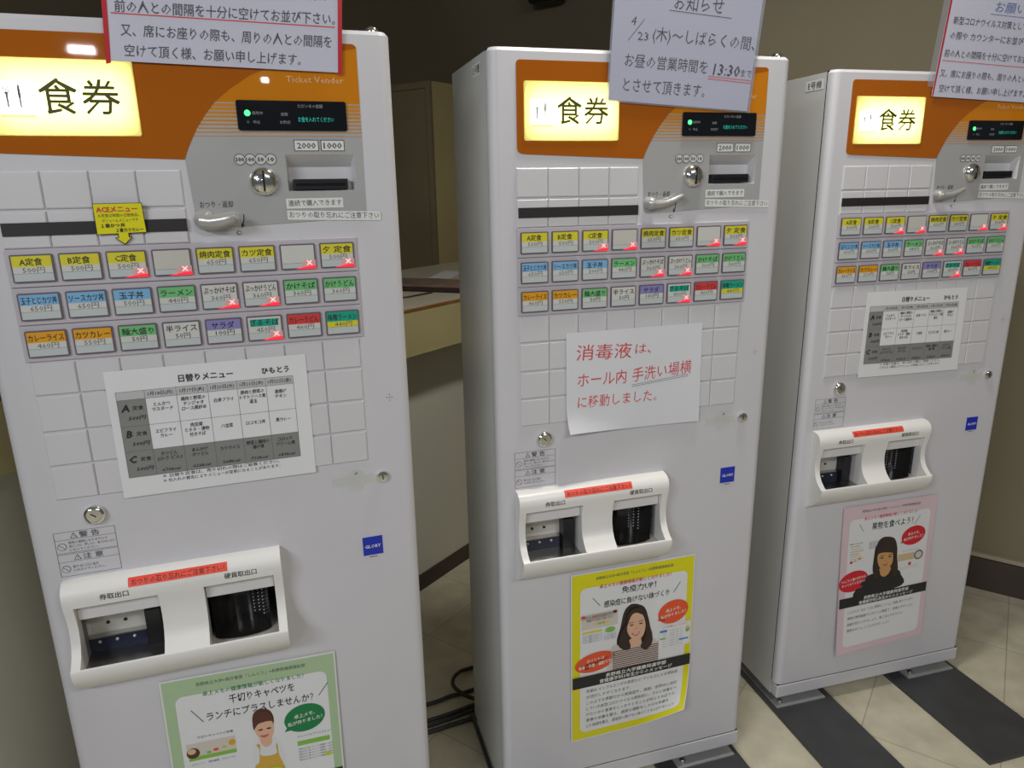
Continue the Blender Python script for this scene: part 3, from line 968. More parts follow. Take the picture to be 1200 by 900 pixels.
    mb.build('outlet_lettering', dsp, OFF)
    mb = MB()
    RT = [(0.0815, 0.7880), (0.2290, 0.7905), (0.2290, 0.8005), (0.0815, 0.7980)]

    def curve_w(z):                       # follow the bulge of the cover
        pts = prof[:6]
        for a, b in zip(pts, pts[1:]):
            if b[1] <= z <= a[1]:
                t = (a[1] - z) / (a[1] - b[1])
                return a[0] + (b[0] - a[0]) * t - 0.0004
        return -0.0304
    nz = 8
    vs, fs = [], []
    for i in range(nz + 1):
        z = 0.7835 + 0.0125 * i / nz
        vs += [(0.0815, curve_w(z), z), (0.2290, curve_w(z), z)]
    fs = [(2 * i, 2 * i + 1, 2 * i + 3, 2 * i + 2) for i in range(nz)]
    mb.add(vs, fs, REDL, True)
    mb.text('おつりの取り忘れにご注意下さい！', 0.1555, 0.7897, 0.0092, INK, 0, width=0.138, fn=lambda a, b: (a, curve_w(b) - 0.0004, b))
    rl = mb.build('red_label', dsp, OFF)
    rl['label'] = 'red warning label'
    # ticket bay pocket
    def pocket(mb, bay, dq, mwall, mfloor):
        u0, u1, z0, z1 = bay
        z0 -= 0.0005
        w0 = -0.046
        mb.add([(u0, w0, z0), (u1, w0, z0), (u1, dq, z0 + .004), (u0, dq, z0 + .004)], [(0, 1, 2, 3)], mfloor)
        mb.add([(u0, 0.0, z0), (u1, 0.0, z0), (u1, 0.0, z1), (u0, 0.0, z1), (u0, dq, z0), (u1, dq, z0), (u1, dq, z1), (u0, dq, z1)],
               [(1, 2, 6, 5), (2, 3, 7, 6), (3, 0, 4, 7), (4, 5, 6, 7)], mwall)
    mb = MB()
    dq = 0.030
    pocket(mb, BAY1, dq, PLATE, STEEL)
    u0, u1, z0, z1 = BAY1
    mb.box(u0 + .001, u1 - .034, 0.018, dq - .001, z0, 0.6760, NAVY)
    mb.box(u0 + .001, u1 - .034, 0.0175, dq - .001, 0.6760, 0.6780, STEEL)
    mb.box(u0 + .090, u1 - .008, 0.006, 0.029, z0, 0.7180, BLACK)
    for k in range(3):
        mb.lathe((u0 + .016 + .026 * k, 0.0180, 0.6690), [(0.0026, 0), (0.0026, .002), (0.0005, .003)], STUD, 10)
    for k in range(2):
        mb.lathe((u0 + .030 + .026 * k, dq, 0.6960), [(0.0028, 0), (0.0028, .002), (0.0005, .0022)], DARK, 10)
    fin(mb, 'ticket_bay')
    # coin bay pocket with a dark rounded cup
    mb = MB()
    dq = 0.085
    pocket(mb, BAY2, dq, DARKMET, PLATE)
    u0, u1, z0, z1 = BAY2
    cu = (u0 + u1) / 2 - 0.004
    R_ = 0.0460
    n = 24
    vs = []
    for z in (z0 + .001, z1):
        vs += [(cu + R_ * math.cos(PI * i / n), -0.004 + 0.055 * math.sin(PI * i / n), z) for i in range(n + 1)]
    mb.add(vs, [(i, i + 1, i + 2 + n, i + 1 + n) for i in range(n)], DARKMET, True)
    mb.add([(cu + R_ * math.cos(PI * i / n), -0.004 - 0.016 * math.sin(PI * i / n), z0 + .0030) for i in range(n + 1)] + [(cu - R_ * math.cos(PI * i / n), -0.004 + 0.055 * math.sin(PI * i / n), z0 + .0042) for i in range(n + 1)], [tuple(range(2 * n + 2))[::-1]], DARKMET)
    for c_ in range(3):
        for k in range(11):
            ang = math.radians(66 - 13 * c_)
            mb.lathe((cu + (R_ - .0012) * math.cos(ang), -0.004 + 0.0535 * math.sin(ang), 0.658 + 0.0068 * k + 0.0034 * (c_ % 2)), [(0.0014, 0), (0.0011, .0012), (0.0003, .0015)], STUD, 8)
    fin(mb, 'coin_bay')
    return root


MROOT = {}
m2 = build_machine()
X, Y, A = MACH[2]
LAB = {1: 'white ticket vending machine at left with a yellow pop-up tag above its buttons',
       2: 'white ticket vending machine in the middle with a red handwritten sheet and yellow poster',
       3: 'white ticket vending machine at right standing on dark planks with a pink poster'}
for k in (2, 1, 3):
    o = m2 if k == 2 else dup(m2)
    o.location = mworld(k, CX, CY, 0)
    o.rotation_euler = (0, 0, MACH[k][2])
    tag(o, LAB[k], 'vending machine', 'ticket vending machines')
    if k == 1:                                   # this lever is turned towards the viewer
        mb = MB()
        mb.lathe((0.2600, 0.0, 1.3455), [(0.0150, 0.0012), (0.0145, 0.008), (0.0125, 0.015), (0.0080, 0.020), (0.0005, 0.0225)], LEVERM, 24)
        mb.tube([(0.2580, -0.010, 1.3445), (0.2720, -0.016, 1.3425), (0.2880, -0.024, 1.3450), (0.3010, -0.030, 1.3495), (0.3060, -0.032, 1.3515)], 0.006, LEVERM, 14, rads=[0.0125, 0.0118, 0.0105, 0.0092, 0.0055])
        v = mb.build('return_lever', None, OFF)
        for ch in o.children:
            if ch.name.startswith('return_lever'):
                ch.data = v.data
        bpy.data.objects.remove(v)
    MROOT[k] = o
for k in (2, 3):
    mb = MB()
    T = 'E号機' if k == 3 else 'D号機'
    w0, w1 = (0.031, 0.092) if k == 3 else (0.058, 0.116)
    x = UL - 0.0006
    mb.add([(x, w1, 1.5795), (x, w0, 1.5795), (x, w0, 1.6010), (x, w1, 1.6010)], [(0, 1, 2, 3)], LABW)
    mb.text(T, 0, 1.5902, 0.0170, INK, 0, width=0.046, fn=lambda a, b: (x - 0.0003, (w0 + w1) / 2 - a, b))
    s_ = mb.build('number_sticker', MROOT[k], OFF)


# ------------------------------------------------------------------ sheets of paper on the machines
class Sheet:
    """a sheet laid over four corners (u, z) on a machine front; drawn in mm, x right, y down"""

    def __init__(s, m, quad, W, H, w, disp=None, px=None, lay=0.00022):
        s.lay = lay
        s.m, s.q, s.W, s.H, s.w, s.disp = m, quad, W, H, w, disp
        s.mb = MB()
        if px:                                   # affine from crop pixels to mm
            (tx, ty), (ax, ay), (bx, by) = px
            det = ax * by - ay * bx
            s.px = lambda x, y: (((x - tx) * by - (y - ty) * bx) / det * W, ((y - ty) * ax - (x - tx) * ay) / det * H)

    def P(s, x, y, L=0):
        fx, fy = x / s.W, y / s.H
        tl, tr, br, bl = s.q
        u = (tl[0] * (1 - fx) + tr[0] * fx) * (1 - fy) + (bl[0] * (1 - fx) + br[0] * fx) * fy
        z = (tl[1] * (1 - fx) + tr[1] * fx) * (1 - fy) + (bl[1] * (1 - fx) + br[1] * fx) * fy
        d = s.disp(fx, fy) if s.disp else (0, 0, 0)
        return (u + d[0], s.w - L * s.lay + d[1], z + d[2])

    def rect(s, x0, y0, x1, y1, m, L, n=1):
        nx = ny = n
        vs = [s.P(x0 + (x1 - x0) * i / nx, y0 + (y1 - y0) * j / ny, L) for j in range(ny + 1) for i in range(nx + 1)]
        fs = [(j * (nx + 1) + i, (j + 1) * (nx + 1) + i, (j + 1) * (nx + 1) + i + 1, j * (nx + 1) + i + 1) for j in range(ny) for i in range(nx)]
        s.mb.add(vs, fs, m, n > 1)
        return s

    def base(s, m, n=1, thick=0.0004):
        s.rect(0, 0, s.W, s.H, m, 0, n)
        nx = n
        vs = [s.P(s.W * i / nx, s.H * j / nx, 0) for j in range(nx + 1) for i in range(nx + 1)]
        vs = [(a, b + thick, c) for a, b, c in vs]
        fs = [(j * (nx + 1) + i, j * (nx + 1) + i + 1, (j + 1) * (nx + 1) + i + 1, (j + 1) * (nx + 1) + i) for j in range(nx) for i in range(nx)]
        s.mb.add(vs, fs, m, n > 1)
        rim = [(s.W * i / nx, 0) for i in range(nx)] + [(s.W, s.H * i / nx) for i in range(nx)] + [(s.W - s.W * i / nx, s.H) for i in range(nx)] + [(0, s.H - s.H * i / nx) for i in range(nx)]
        a = [s.P(x, y, 0) for x, y in rim]
        k = len(a)
        vs = a + [(p[0], p[1] + thick, p[2]) for p in a]
        s.mb.add(vs, [(i, (i + 1) % k, (i + 1) % k + k, i + k) for i in range(k)], m)
        return s

    def poly(s, pts, m, L):
        p = ccw(pts)[::-1]
        s.mb.add([s.P(x, y, L) for x, y in p], [tuple(range(len(p)))], m)
        return s

    def rr(s, x0, y0, x1, y1, r, m, L, n=10):
        s.rect(x0 + r, y0, x1 - r, y1, m, L, n)
        s.rect(x0, y0 + r, x0 + r, y1 - r, m, L, n)
        s.rect(x1 - r, y0 + r, x1, y1 - r, m, L, n)
        for cx, cy, a in ((x1 - r, y1 - r, 0), (x0 + r, y1 - r, 90), (x0 + r, y0 + r, 180), (x1 - r, y0 + r, 270)):
            pts = [(cx, cy)] + [(cx + r * math.cos(math.radians(a + 15 * i)), cy + r * math.sin(math.radians(a + 15 * i))) for i in range(7)]
            s.poly(pts, m, L)
        return s

    def line(s, x0, y0, x1, y1, t, m, L):
        dx, dy = x1 - x0, y1 - y0
        l = math.hypot(dx, dy)
        nx, ny = -dy / l * t / 2, dx / l * t / 2
        n = max(1, int(l / 40))
        for i in range(n):
            a, b = i / n, (i + 1) / n
            s.poly([(x0 + dx * a + nx, y0 + dy * a + ny), (x0 + dx * b + nx, y0 + dy * b + ny), (x0 + dx * b - nx, y0 + dy * b - ny), (x0 + dx * a - nx, y0 + dy * a - ny)], m, L)
        return s

    def text(s, t, x, y, size, m, L, align='c', width=None, bold=0.0, shear=0.0, slope=0.0):
        s.mb.text(t, x, 0, size, m, 0, align, bold, shear, width, fn=lambda a, b: s.P(a, y - b + slope * (a - x), L))
        return s

    def done(s, name, label, cat, group=None):
        c = s.P(s.W / 2, s.H / 2)
        o = s.mb.build(name, None, c)
        o.location = mworld(s.m, *c)
        o.rotation_euler = (0, 0, MACH[s.m][2])
        return tag(o, label, cat, group)


# ---- handwritten laminated notices standing up at the tops
def top_wave(fx, fy):
    return (0, -0.004 * max(0.0, 1 - fy) ** 1.5, 0)


S = Sheet(1, [(0.1813, 1.7640), (0.4890, 1.7680), (0.4735, 1.5545), (0.1655, 1.5610)], 300, 208, -0.0060, top_wave)
S.base(LAMI, 6)
S.poly([(-4, 0), (2, 0), (2, 211), (-4, 213)], RED, 1).poly([(297, 0), (303, 0), (303, 210), (297, 211)], RED, 1)
S.text('食券を買う際や カウンターにお並びの際は', 150, 108, 15, PENB, 2, width=270)
S.text('前の人との間隔を十分に空けてお並び下さい。', 152, 138, 17, PENB, 2, width=282, bold=0.006, shear=0.05)
S.line(6, 147, 293, 148, 1.5, INKR, 2)
S.text('又、席にお座りの際も、周りの人との間隔を', 152, 168, 17, PENB, 2, width=272, bold=0.006, shear=0.05)
S.text('空けて頂く様、お願い申し上げます。', 132, 194, 17, PENB, 2, width=226, bold=0.006, shear=0.05)
S.done('paper_notice', 'white handwritten notice with red side borders on top of the left machine', 'notice', 'handwritten notices on the machine tops')

S = Sheet(2, [(0.1760, 1.7420), (0.4790, 1.7290), (0.4612, 1.5137), (0.1658, 1.5300)], 297, 210, -0.0060, top_wave)
S.base(LAMC, 6)
S.rect(3.5, 2, 291, 207.5, LAMI2, 1, 6)
S.text('お知らせ', 165, 39, 30, PENB, 2, width=98, shear=0.05)
S.line(108, 54, 232, 56, 1.1, PENB, 2)
S.text('4', 42, 76, 20, PENB, 2, shear=0.15).line(34, 108, 62, 72, 1.0, PENB, 2).text('23', 62, 99, 19, PENB, 2, width=21)
S.text('(木)～しばらくの間、', 184, 94, 25, PENB, 2, width=208, shear=0.05)
S.text('お昼の営業時間を', 113, 140, 24, PENB, 2, width=166, shear=0.05)
S.text('13:30', 236, 141, 27, PENB, 2, width=56, bold=0.012, shear=0.1).text('まで', 278, 144, 15, PENB, 2, width=23)
S.line(199, 154, 290, 155, 1.2, INKR, 2).line(199, 158, 290, 159.5, 1.2, INKR, 2)
S.text('とさせて頂きます。', 113, 180, 25, PENB, 2, width=166, shear=0.05)
S.done('paper_notice', 'laminated handwritten notice giving the time 13:30 on top of the middle machine', 'notice', 'handwritten notices on the machine tops')

S = Sheet(3, [(0.2185, 1.7720), (0.5260, 1.7620), (0.5080, 1.5520), (0.2030, 1.5632)], 297, 210, -0.0060, top_wave)
S.base(LAMI, 6)
S.rect(-16, 0, 0, 190, LAMC, 0, 4)
S.poly([(0, 0), (4.5, 0), (4.5, 207), (1, 212)], RED, 1)
S.text('お願い', 160, 20, 24, INKB, 2, width=82, shear=0.05).line(110, 35, 205, 36, 1.2, INKB, 2)
S.text('新型コロナウイルス対策として、食券購入', 152, 54, 17, PENB, 2, width=268, bold=0.004)
S.text('の際や カウンターにお並びの際は', 140, 84, 17, PENB, 2, width=245, bold=0.004)
S.text('前の人との間隔を十分に空けてお並び下さい', 152, 120, 17, PENB, 2, width=280, bold=0.004)
S.line(10, 135, 290, 137, 1.3, INKR, 2)
S.text('又、席にお座りの際も、周りの人との間隔を', 150, 161, 17, PENB, 2, width=278, bold=0.004)
S.text('空けて頂く様、お願い申し上げます。', 134, 192, 17, PENB, 2, width=236, bold=0.004)
S.done('paper_notice', 'white handwritten notice with one red edge on top of the right machine', 'notice', 'handwritten notices on the machine tops')


# ---- weekly menu sheets
def menu_sheet(m, quad, label):
    S = Sheet(m, quad, 297, 207, -0.0042)
    S.base(PAPERM, 4)
    S.text('日替りメニュー', 143, 21, 13, INK, 2, width=80, bold=0.02)
    S.text('ひもとう', 248, 22, 12, INK, 2, width=42, bold=0.02)
    xs = [12, 52, 97, 143, 187, 231, 274]
    y0, yh, yA, yB, yC = 34, 47, 90, 131, 174
    S.rect(xs[0], yh, xs[1], yC, TBLG, 1).rect(xs[1], yB, xs[6], yC, TBLG, 1).rect(xs[0], y0, xs[6], yh, TBLL, 1)
    for x in xs:
        S.line(x, y0, x, yC, 0.5, INKG, 2)
    for y in (y0, yh, yA, yB, yC):
        S.line(xs[0], y, xs[6], y, 0.5, INKG, 2)
    for k, t in enumerate(('1月18日(月)', '1月19日(火)', '1月20日(水)', '1月21日(木)', '1月22日(金)')):
        S.text(t, (xs[k + 1] + xs[k + 2]) / 2, 40.5, 7.5, INK, 2, width=36, shear=0.1, bold=0.01)
    for t, y in (('A', 60), ('B', 102), ('C', 144)):
        S.text(t, 22, y, 16, INK, 3, bold=0.025, shear=0.2).text('定食', 40, y + 1, 7.5, INK, 3, width=15, bold=0.012).text('500円', 37, y + 17, 8, INK, 3, width=25, shear=0.2, bold=0.015)
    cells = [[('とんかつ', 'マスタード'), ('鶏肉と野菜の', 'チンジャオ', 'ロース風炒め'), ('白身フライ',), ('豚肉と野菜の', 'トマトソース煮', '温玉'), ('唐揚げ', 'チキン')],
             [('エビフライ', 'カレー'), ('肉豆腐', 'とろろ・漬物', '付きそば'), ('八宝菜',), ('ロコモコ丼',), ('黒カレー',)],
             [('かつどん', '(小うどん)'), ('あんかけ', 'かつどん'), ('カツライス',), ('野菜と鶏肉の', '揚げ煮'), ('コロッケ', 'クリーム煮')]]
    for r, row in enumerate(cells):
        for c, ls in enumerate(row):
            cy = (62, 106, 144)[r]
            for i, t in enumerate(ls):
                S.text(t, (xs[c + 1] + xs[c + 2]) / 2, cy + (i - (len(ls) - 1) / 2) * 8.0, 7.2, INK, 3, width=min(6.0 * len(t), 40), bold=0.012, shear=0.1)
    for c, t in enumerate(('676kcal', '626kcal', '568kcal', '710kcal', '683kcal')):
        S.text(t, (xs[c + 1] + xs[c + 2]) / 2, 167, 7, INK, 3, width=27, shear=0.2, bold=0.01)
    S.text('＊ 日替り定食は、売り切れの際はご容赦ください。', 150, 178, 6.5, INK, 3, width=180)
    S.text('＊ 仕入れの都合によりメニューが変更になることがあります。', 150, 186, 6.5, INK, 3, width=180)
    return S.done('menu_sheet', label, 'menu', 'weekly menu sheets')


menu_sheet(1, [(0.0925, 1.1287), (0.3850, 1.1307), (0.3847, 0.9253), (0.0921, 0.9241)], 'white weekly menu sheet with a grey table on the front of the left machine')
menu_sheet(3, [(0.0953, 1.1331), (0.3874, 1.1301), (0.3917, 0.9228), (0.0946, 0.9263)], 'white weekly menu sheet with a grey table on the front of the right machine')


# ---- red handwritten sheet
def h2d(fx, fy):
    t = max(0.0, min(1.0, ((1 - fx) * 0.55 + fy - 1.28) / 0.27))
    return (0.003 * t, -0.014 * t * t - 0.0015 * math.sin(fx * 7) * fy, 0.004 * t)


S = Sheet(2, [(0.0914, 1.1129), (0.3856, 1.1142), (0.3884, 0.9045), (0.0927, 0.9077)], 297, 207, -0.0050, h2d, ((20, 133), (1027, -83), (2, 762)))
S.base(PAPER, 16)


def hw(s, t, px, py, wpx, size, slope):
    x, y = s.px(px, py)
    s.text(t, x, y, size, INKR, 1, width=wpx * 0.289, shear=0.06, slope=slope)


hw(S, '消毒液', 300, 268, 410, 34, 0.03)
hw(S, 'は、', 590, 244, 120, 24, 0.0)
hw(S, 'ホール内', 285, 468, 365, 31, 0.0)
hw(S, '手洗い場横', 742, 415, 460, 31, -0.06)
hw(S, 'に移動しました。', 405, 625, 600, 27, 0.0)
for dy in (0, 13):
    a, b = S.px(510, 520 + dy), S.px(950, 440 + dy)
    S.line(a[0], a[1], b[0], b[1], 0.9, INKG, 1)
S.done('paper_notice', 'white sheet with red handwriting below the buttons of the middle machine', 'notice')


# ---- health posters (A3) under the dispensers
BODY = ['冬期は インフルエンザや風邪など ウイルスによる感染症', 'が流行しやすくなります。', '　このような季節だから感染症や、周囲、世界中に流行',
        'している新型コロナウイルス感染症に、さらに栄養をつ', 'けたいから食事をしっかりとることが何より大切です。', '　食事や栄養を整え、適度な運動をし十分な休養を',
        'とり体調を整え、感染症に負けない体づくりを心がけましょう。']


def bubble(S, px, py, rx, ry, m, lines, rot, tailpx, sz, w):
    cx, cy = S.px(px, py)
    S.poly(ell(cx, cy, rx, ry, 36, rot), m, 4)
    if tailpx:
        tx, ty = S.px(*tailpx)
        S.poly([(tx, ty), (cx - rx * 0.75, cy + ry * 0.2), (cx - rx * 0.45, cy + ry * 0.7)], m, 4)
    for i, t in enumerate(lines):
        S.text(t, cx, cy + (i - (len(lines) - 1) / 2) * sz * 1.35, sz, INKW, 5, width=w[i], bold=0.012, slope=math.tan(rot) * 0.6)


def poly_px(S, pts, m, L, n=5):
    S.poly(smooth([S.px(*p) for p in pts], n), m, L)


def poster_frame(S, border, titles, redmat, n=12):
    S.base(LABW if border is not PPNK else PPNK, n, 0.0005)
    S.rect(3, 3, 294, 417, border, 1, n)
    S.rr(21, 36, 279, 400, 14, PAPERM, 2, n)
    S.text('長野県立大学×県庁食堂「しんとう」×長野県健康福祉部', 150, 17, 8, INKG, 3, width=185)
    S.text('卓上メモの健康情報が新しくなりました！', 152, 38, 10, redmat, 3, width=172, bold=0.014)
    for t, x, y, sz, w in titles:
        S.text(t, x, y, sz, INK, 3, width=w, bold=0.014)


def band(S, y0=252, y1=281):
    S.rect(3, y0, 294, y1, INK, 6, 6)
    S.text('長野県立大学健康発達学部', 157, y0 + 9, 11, INKW, 7, width=150, bold=0.014)
    S.text('食健康学科3年生からのメッセージ', 157, y0 + 21, 11, INKW, 7, width=180, bold=0.014)


def clutter(S, x0, y0, w, h, rows):
    for i, (k, m, a, b) in enumerate(rows):
        y = y0 + h * k
        S.rect(x0 + w * a, y, x0 + w * b, y + h * 0.09, m, 3)


def cd(fx, fy):
    t = max(0.0, min(1.0, (fx * 0.75 + fy - 1.33) / 0.42))
    return (-0.024 * t * t, -0.022 * t * t, 0.034 * t * t)


S = Sheet(2, [(0.1041, 0.5904), (0.4002, 0.5917), (0.4035, 0.1700), (0.1075, 0.1658)], 297, 420, -0.0035, cd, ((70, 130), (548, -97), (2, 732)), 0.0005)
poster_frame(S, PYEL, [('免疫力UP！', 160, 56, 18, 82), ('感染症に負けない体づくり', 156, 83, 17, 158)], INKR, 30)
S.line(50, 62, 68, 84, 1.3, INK, 3).line(262, 62, 245, 86, 1.3, INK, 3)
# mini pages
S.rect(24, 100, 110, 137, PRP, 3, 2).rect(28, 103, 106, 113, LABW, 3).text('免疫力って？', 66, 108, 7, INKR, 4, width=34)
S.text('免疫力を高める食べもの', 67, 116, 6, INK, 4, width=62)
for k, c in enumerate((KYEL, KGRN, KORG, KYEL)):
    S.poly(ell(58 + 9 * k, 126, 4, 3, 14), c, 4)
S.poly(ell(28, 108, 6, 6, 16), PRT, 4).poly(ell(28, 105, 5.5, 3.5, 14), INKR, 5).poly(ell(103, 107, 5, 6, 16), SKIN, 4).poly(ell(103, 104, 5, 3.5, 14), HAIR, 5)
S.rect(26, 142, 72, 147, KYEL, 4).poly(ell(92, 147, 12, 7, 20), PRG, 4).rect(26, 150, 108, 170, PAPER, 3, 2)
for k in range(4):
    S.text('ビタミン類をとりましょう', 50, 153 + 5 * k, 3.6, INKG, 4, width=44)
    S.text('よくかんで食べる', 92, 158 + 4 * k, 3.2, INKG, 4, width=28)
S.rect(212, 165, 291, 225, PAPERM, 5, 3).text('どんな料理に入っているの？', 252, 170, 5.5, INKR, 6, width=66)
S.rect(214, 177, 232, 183, PRB, 6).rect(214, 197, 228, 201, PRG, 6).rect(263, 207, 287, 211, PRB, 6).poly(ell(284, 186, 5, 7, 16), PRG, 6).poly(ell(284, 180, 4, 4, 14), SKIN, 7)
for k in range(7):
    S.text('にんにく、たまねぎ、ねぎ、きのこ', 248, 181 + 6.4 * k, 3.6, INKG, 6, width=52)
# portrait print
poly_px(S, [(350, 247), (392, 262), (412, 310), (424, 360), (434, 402), (420, 440), (395, 452), (340, 460), (300, 448), (276, 436), (272, 402), (286, 350), (300, 285), (322, 255)], HAIR, 3)
poly_px(S, [(262, 425), (300, 430), (340, 428), (380, 418), (420, 402), (450, 408), (462, 430), (466, 520), (470, 545), (240, 575), (246, 480), (248, 440)], PRP, 4, 4)
for k in range(15):
    yy = 432 + k * 8.6
    a, b = S.px(250, yy + 8), S.px(463, yy - 26)
    if k > 1:
        S.line(a[0] + 2, a[1], b[0] - 1, b[1], 2.2, HAIRB, 5)
poly_px(S, [(330, 400), (375, 396), (380, 425), (355, 437), (330, 428)], SKIN, 6)
poly_px(S, [(352, 278), (382, 292), (397, 330), (394, 368), (378, 396), (352, 402), (328, 388), (314, 356), (318, 318), (332, 288)], SKIN, 7)
poly_px(S, [(352, 262), (385, 276), (400, 325), (386, 296), (352, 284), (330, 300), (313, 345), (316, 290)], HAIR, 8)
poly_px(S, [(398, 320), (420, 350), (432, 405), (415, 440), (392, 446), (378, 430), (396, 395), (400, 360)], HAIR, 8)
poly_px(S, [(312, 335), (316, 385), (332, 430), (318, 448), (290, 440), (276, 420), (288, 370)], HAIR, 8)
for ex in (334, 376):
    x, y = S.px(ex, 334 - (ex - 355) * 0.17)
    S.poly(ell(x, y, 5.0, 1.5, 16), HAIR, 8)
    S.line(x - 6, y - 6, x + 6, y - 6.5, 1.4, HAIRB, 8)
x, y = S.px(355, 352); S.line(x - 2.5, y, x + 2.5, y, 1.2, LIPS, 8)
x, y = S.px(354, 376); S.poly(smooth([(x - 10, y - 3), (x, y - 1), (x + 10, y - 4), (x + 4, y + 4), (x - 4, y + 4)], 4), LIPS, 8).line(x - 6, y - 0.2, x + 6, y - 1, 2.2, LABW, 9)
bubble(S, 525, 283, 38, 29, BUBO, ('卓上メモ、', '私が作りました！'), -0.20, (452, 325), 9.5, (37, 62))
bubble(S, 177, 497, 49, 24, BUBO, ('ポイントは', '食事・休養・運動です！'), -0.12, (262, 462), 9.5, (42, 80))
band(S)
for k, t in enumerate(BODY):
    S.text(t, 36, 294 + 15.2 * k, 9.5, PENB, 3, align='l', width=min(228, 9.1 * len(t)), shear=0.1)
S.done('poster', 'yellow bordered health poster with a woman in a striped top on the middle machine', 'poster', 'health posters under the outlets')


def cd3(fx, fy):
    return (0, -0.008 * fy * fy * (1 - 0.5 * fx), 0)


S = Sheet(3, [(0.1002, 0.5818), (0.3925, 0.5821), (0.4035, 0.1574), (0.1211, 0.1463)], 297, 420, -0.0035, cd3, ((130, 115), (497, -75), (-55, 773)))
poster_frame(S, PPNK, [('果物を食べよう！', 158, 63, 22, 132)], INKR)
S.line(52, 52, 66, 72, 1.3, INK, 3).line(246, 52, 230, 76, 1.3, INK, 3)
S.text('果物の１日の目安', 46, 104, 5.5, INK, 3, width=40)
for k, c in enumerate((PRT, PRP, PRT, PRT, PRP, PRP)):
    S.rect(28, 110 + 7 * k, 60 + 6 * (k % 3), 113 + 7 * k, c, 3)
for k in range(5):
    S.rect(88 + 6 * k, 104 + 3 * (k % 2), 92 + 6 * k, 126, PRP, 3)
    S.line(90 + 6 * k, 104, 90 + 6 * k, 126, 0.8, INKB, 4)
S.poly(ell(34, 155, 5, 4, 16), BUBR, 3).poly(ell(46, 152, 6, 3, 16), PRT, 3).poly(ell(60, 148, 5, 4, 16), KORG, 3)
S.rect(186, 158, 240, 178, PRT, 3, 2).poly(ell(255, 168, 15, 14, 24), INKG, 3).poly(ell(255, 168, 11, 10, 24), PRP, 4).text('りんごとさつまいも', 228, 150, 5.5, INKG, 3, width=52)
S.poly(ell(228, 190, 5, 5, 16), BUBR, 3).rect(192, 196, 262, 197.5, PRP, 3).rect(192, 201, 255, 202.5, PRP, 3)
poly_px(S, [(360, 260), (398, 270), (414, 312), (416, 370), (420, 425), (412, 462), (340, 478), (296, 470), (282, 435), (288, 370), (298, 310), (325, 270)], HAIR, 3)
poly_px(S, [(275, 456), (320, 452), (350, 466), (392, 438), (425, 440), (438, 462), (442, 525), (190, 580), (200, 520), (240, 474)], INK, 4, 4)
poly_px(S, [(398, 350), (412, 380), (420, 430), (410, 470), (388, 466), (384, 430), (394, 395)], HAIR, 7)
poly_px(S, [(304, 360), (308, 410), (322, 450), (310, 476), (288, 468), (284, 430), (292, 380)], HAIR, 7)
poly_px(S, [(318, 430), (378, 420), (372, 452), (345, 472), (322, 458)], SKIN2, 5)
poly_px(S, [(350, 328), (384, 334), (392, 372), (384, 408), (353, 432), (326, 428), (310, 400), (306, 360), (314, 335)], SKIN2, 6)
poly_px(S, [(350, 290), (392, 300), (400, 340), (390, 345), (350, 342), (312, 350), (304, 380), (300, 330), (322, 295)], HAIR, 7)
for ex in (330, 374):
    x, y = S.px(ex, 368 - (ex - 352) * 0.15)
    S.poly(ell(x, y, 5.5, 1.8, 16), HAIR, 8)
    S.line(x - 6.5, y - 6, x + 6.5, y - 6.5, 1.5, HAIR, 8)
x, y = S.px(350, 388); S.line(x - 2.5, y, x + 2.5, y, 1.2, LIPS, 8)
x, y = S.px(349, 407); S.poly(smooth([(x - 9, y - 2), (x, y - 1), (x + 9, y - 3), (x + 3, y + 3), (x - 3, y + 3)], 4), LIPS, 8)
bubble(S, 502, 255, 39, 27, BUBR, ('卓上メモ、', '私が作りました！'), -0.14, (430, 298), 9.5, (37, 62))
bubble(S, 178, 490, 47, 29, BUBR, ('りんごとの違いがわかる', 'やってみてください！'), -0.14, (275, 468), 9.0, (78, 74))
band(S, 255, 283)
for k, t in enumerate(('こんにちは！私は「１日に果物を２００ｇ」目標に食べています。', '果物は食物繊維やビタミンが豊富で、食事のデザートに', '適量を取り入れましょう。朝ごはんやおやつに', '果物をおいしくいただきましょう！')):
    S.text(t, 32, 299 + 18 * k, 9.5, PENB, 3, align='l', width=min(222, 9.0 * len(t)), shear=0.1)
S.done('poster', 'pink bordered fruit poster with a woman in a black top on the right machine', 'poster', 'health posters under the outlets')

S = Sheet(1, [(0.0951, 0.5837), (0.3869, 0.5737), (0.3830, 0.1560), (0.0905, 0.1640)], 297, 420, -0.0035, lambda a, b: (0, -0.004 * b * b, 0), ((28, 250), (1032, -185), (86, 1097)))
poster_frame(S, PGRN, [('千切りキャベツを', 164, 58, 19, 112), ('ランチにプラスしませんか？', 160, 86, 19, 184)], BUBG)
S.line(44, 66, 62, 94, 1.3, INK, 3).line(280, 62, 262, 86, 1.3, INK, 3)
S.text('千切りキャベツの栄養', 78, 124, 6, INK, 3, width=60)
S.rect(28, 134, 110, 162, PRP, 3, 2).rect(30, 162, 110, 170, PRG, 3)
S.poly(ell(38, 154, 11, 11, 20), HAIRB, 4).poly(ell(36, 150, 7, 6, 16), PRT, 5).poly(ell(64, 158, 4, 3, 14), PRG, 4).poly(ell(76, 155, 5, 3, 14), BUBO, 4).poly(ell(90, 153, 4, 2.5, 14), CABB, 4).poly(ell(104, 147, 6, 6, 16), KORG, 4)
S.text('ビタミンＣ　食物繊維　カルシウム', 70, 178, 5, INKG, 3, width=74)
S.text('キャベツをプラスすると？', 248, 166, 5.5, INKG, 3, width=62)
S.rect(216, 176, 275, 186, PRG, 3)
for k in range(5):
    S.text('野菜を先に食べることで血糖値の上昇を', 248, 194 + 6 * k, 4, INKG, 3, width=62)
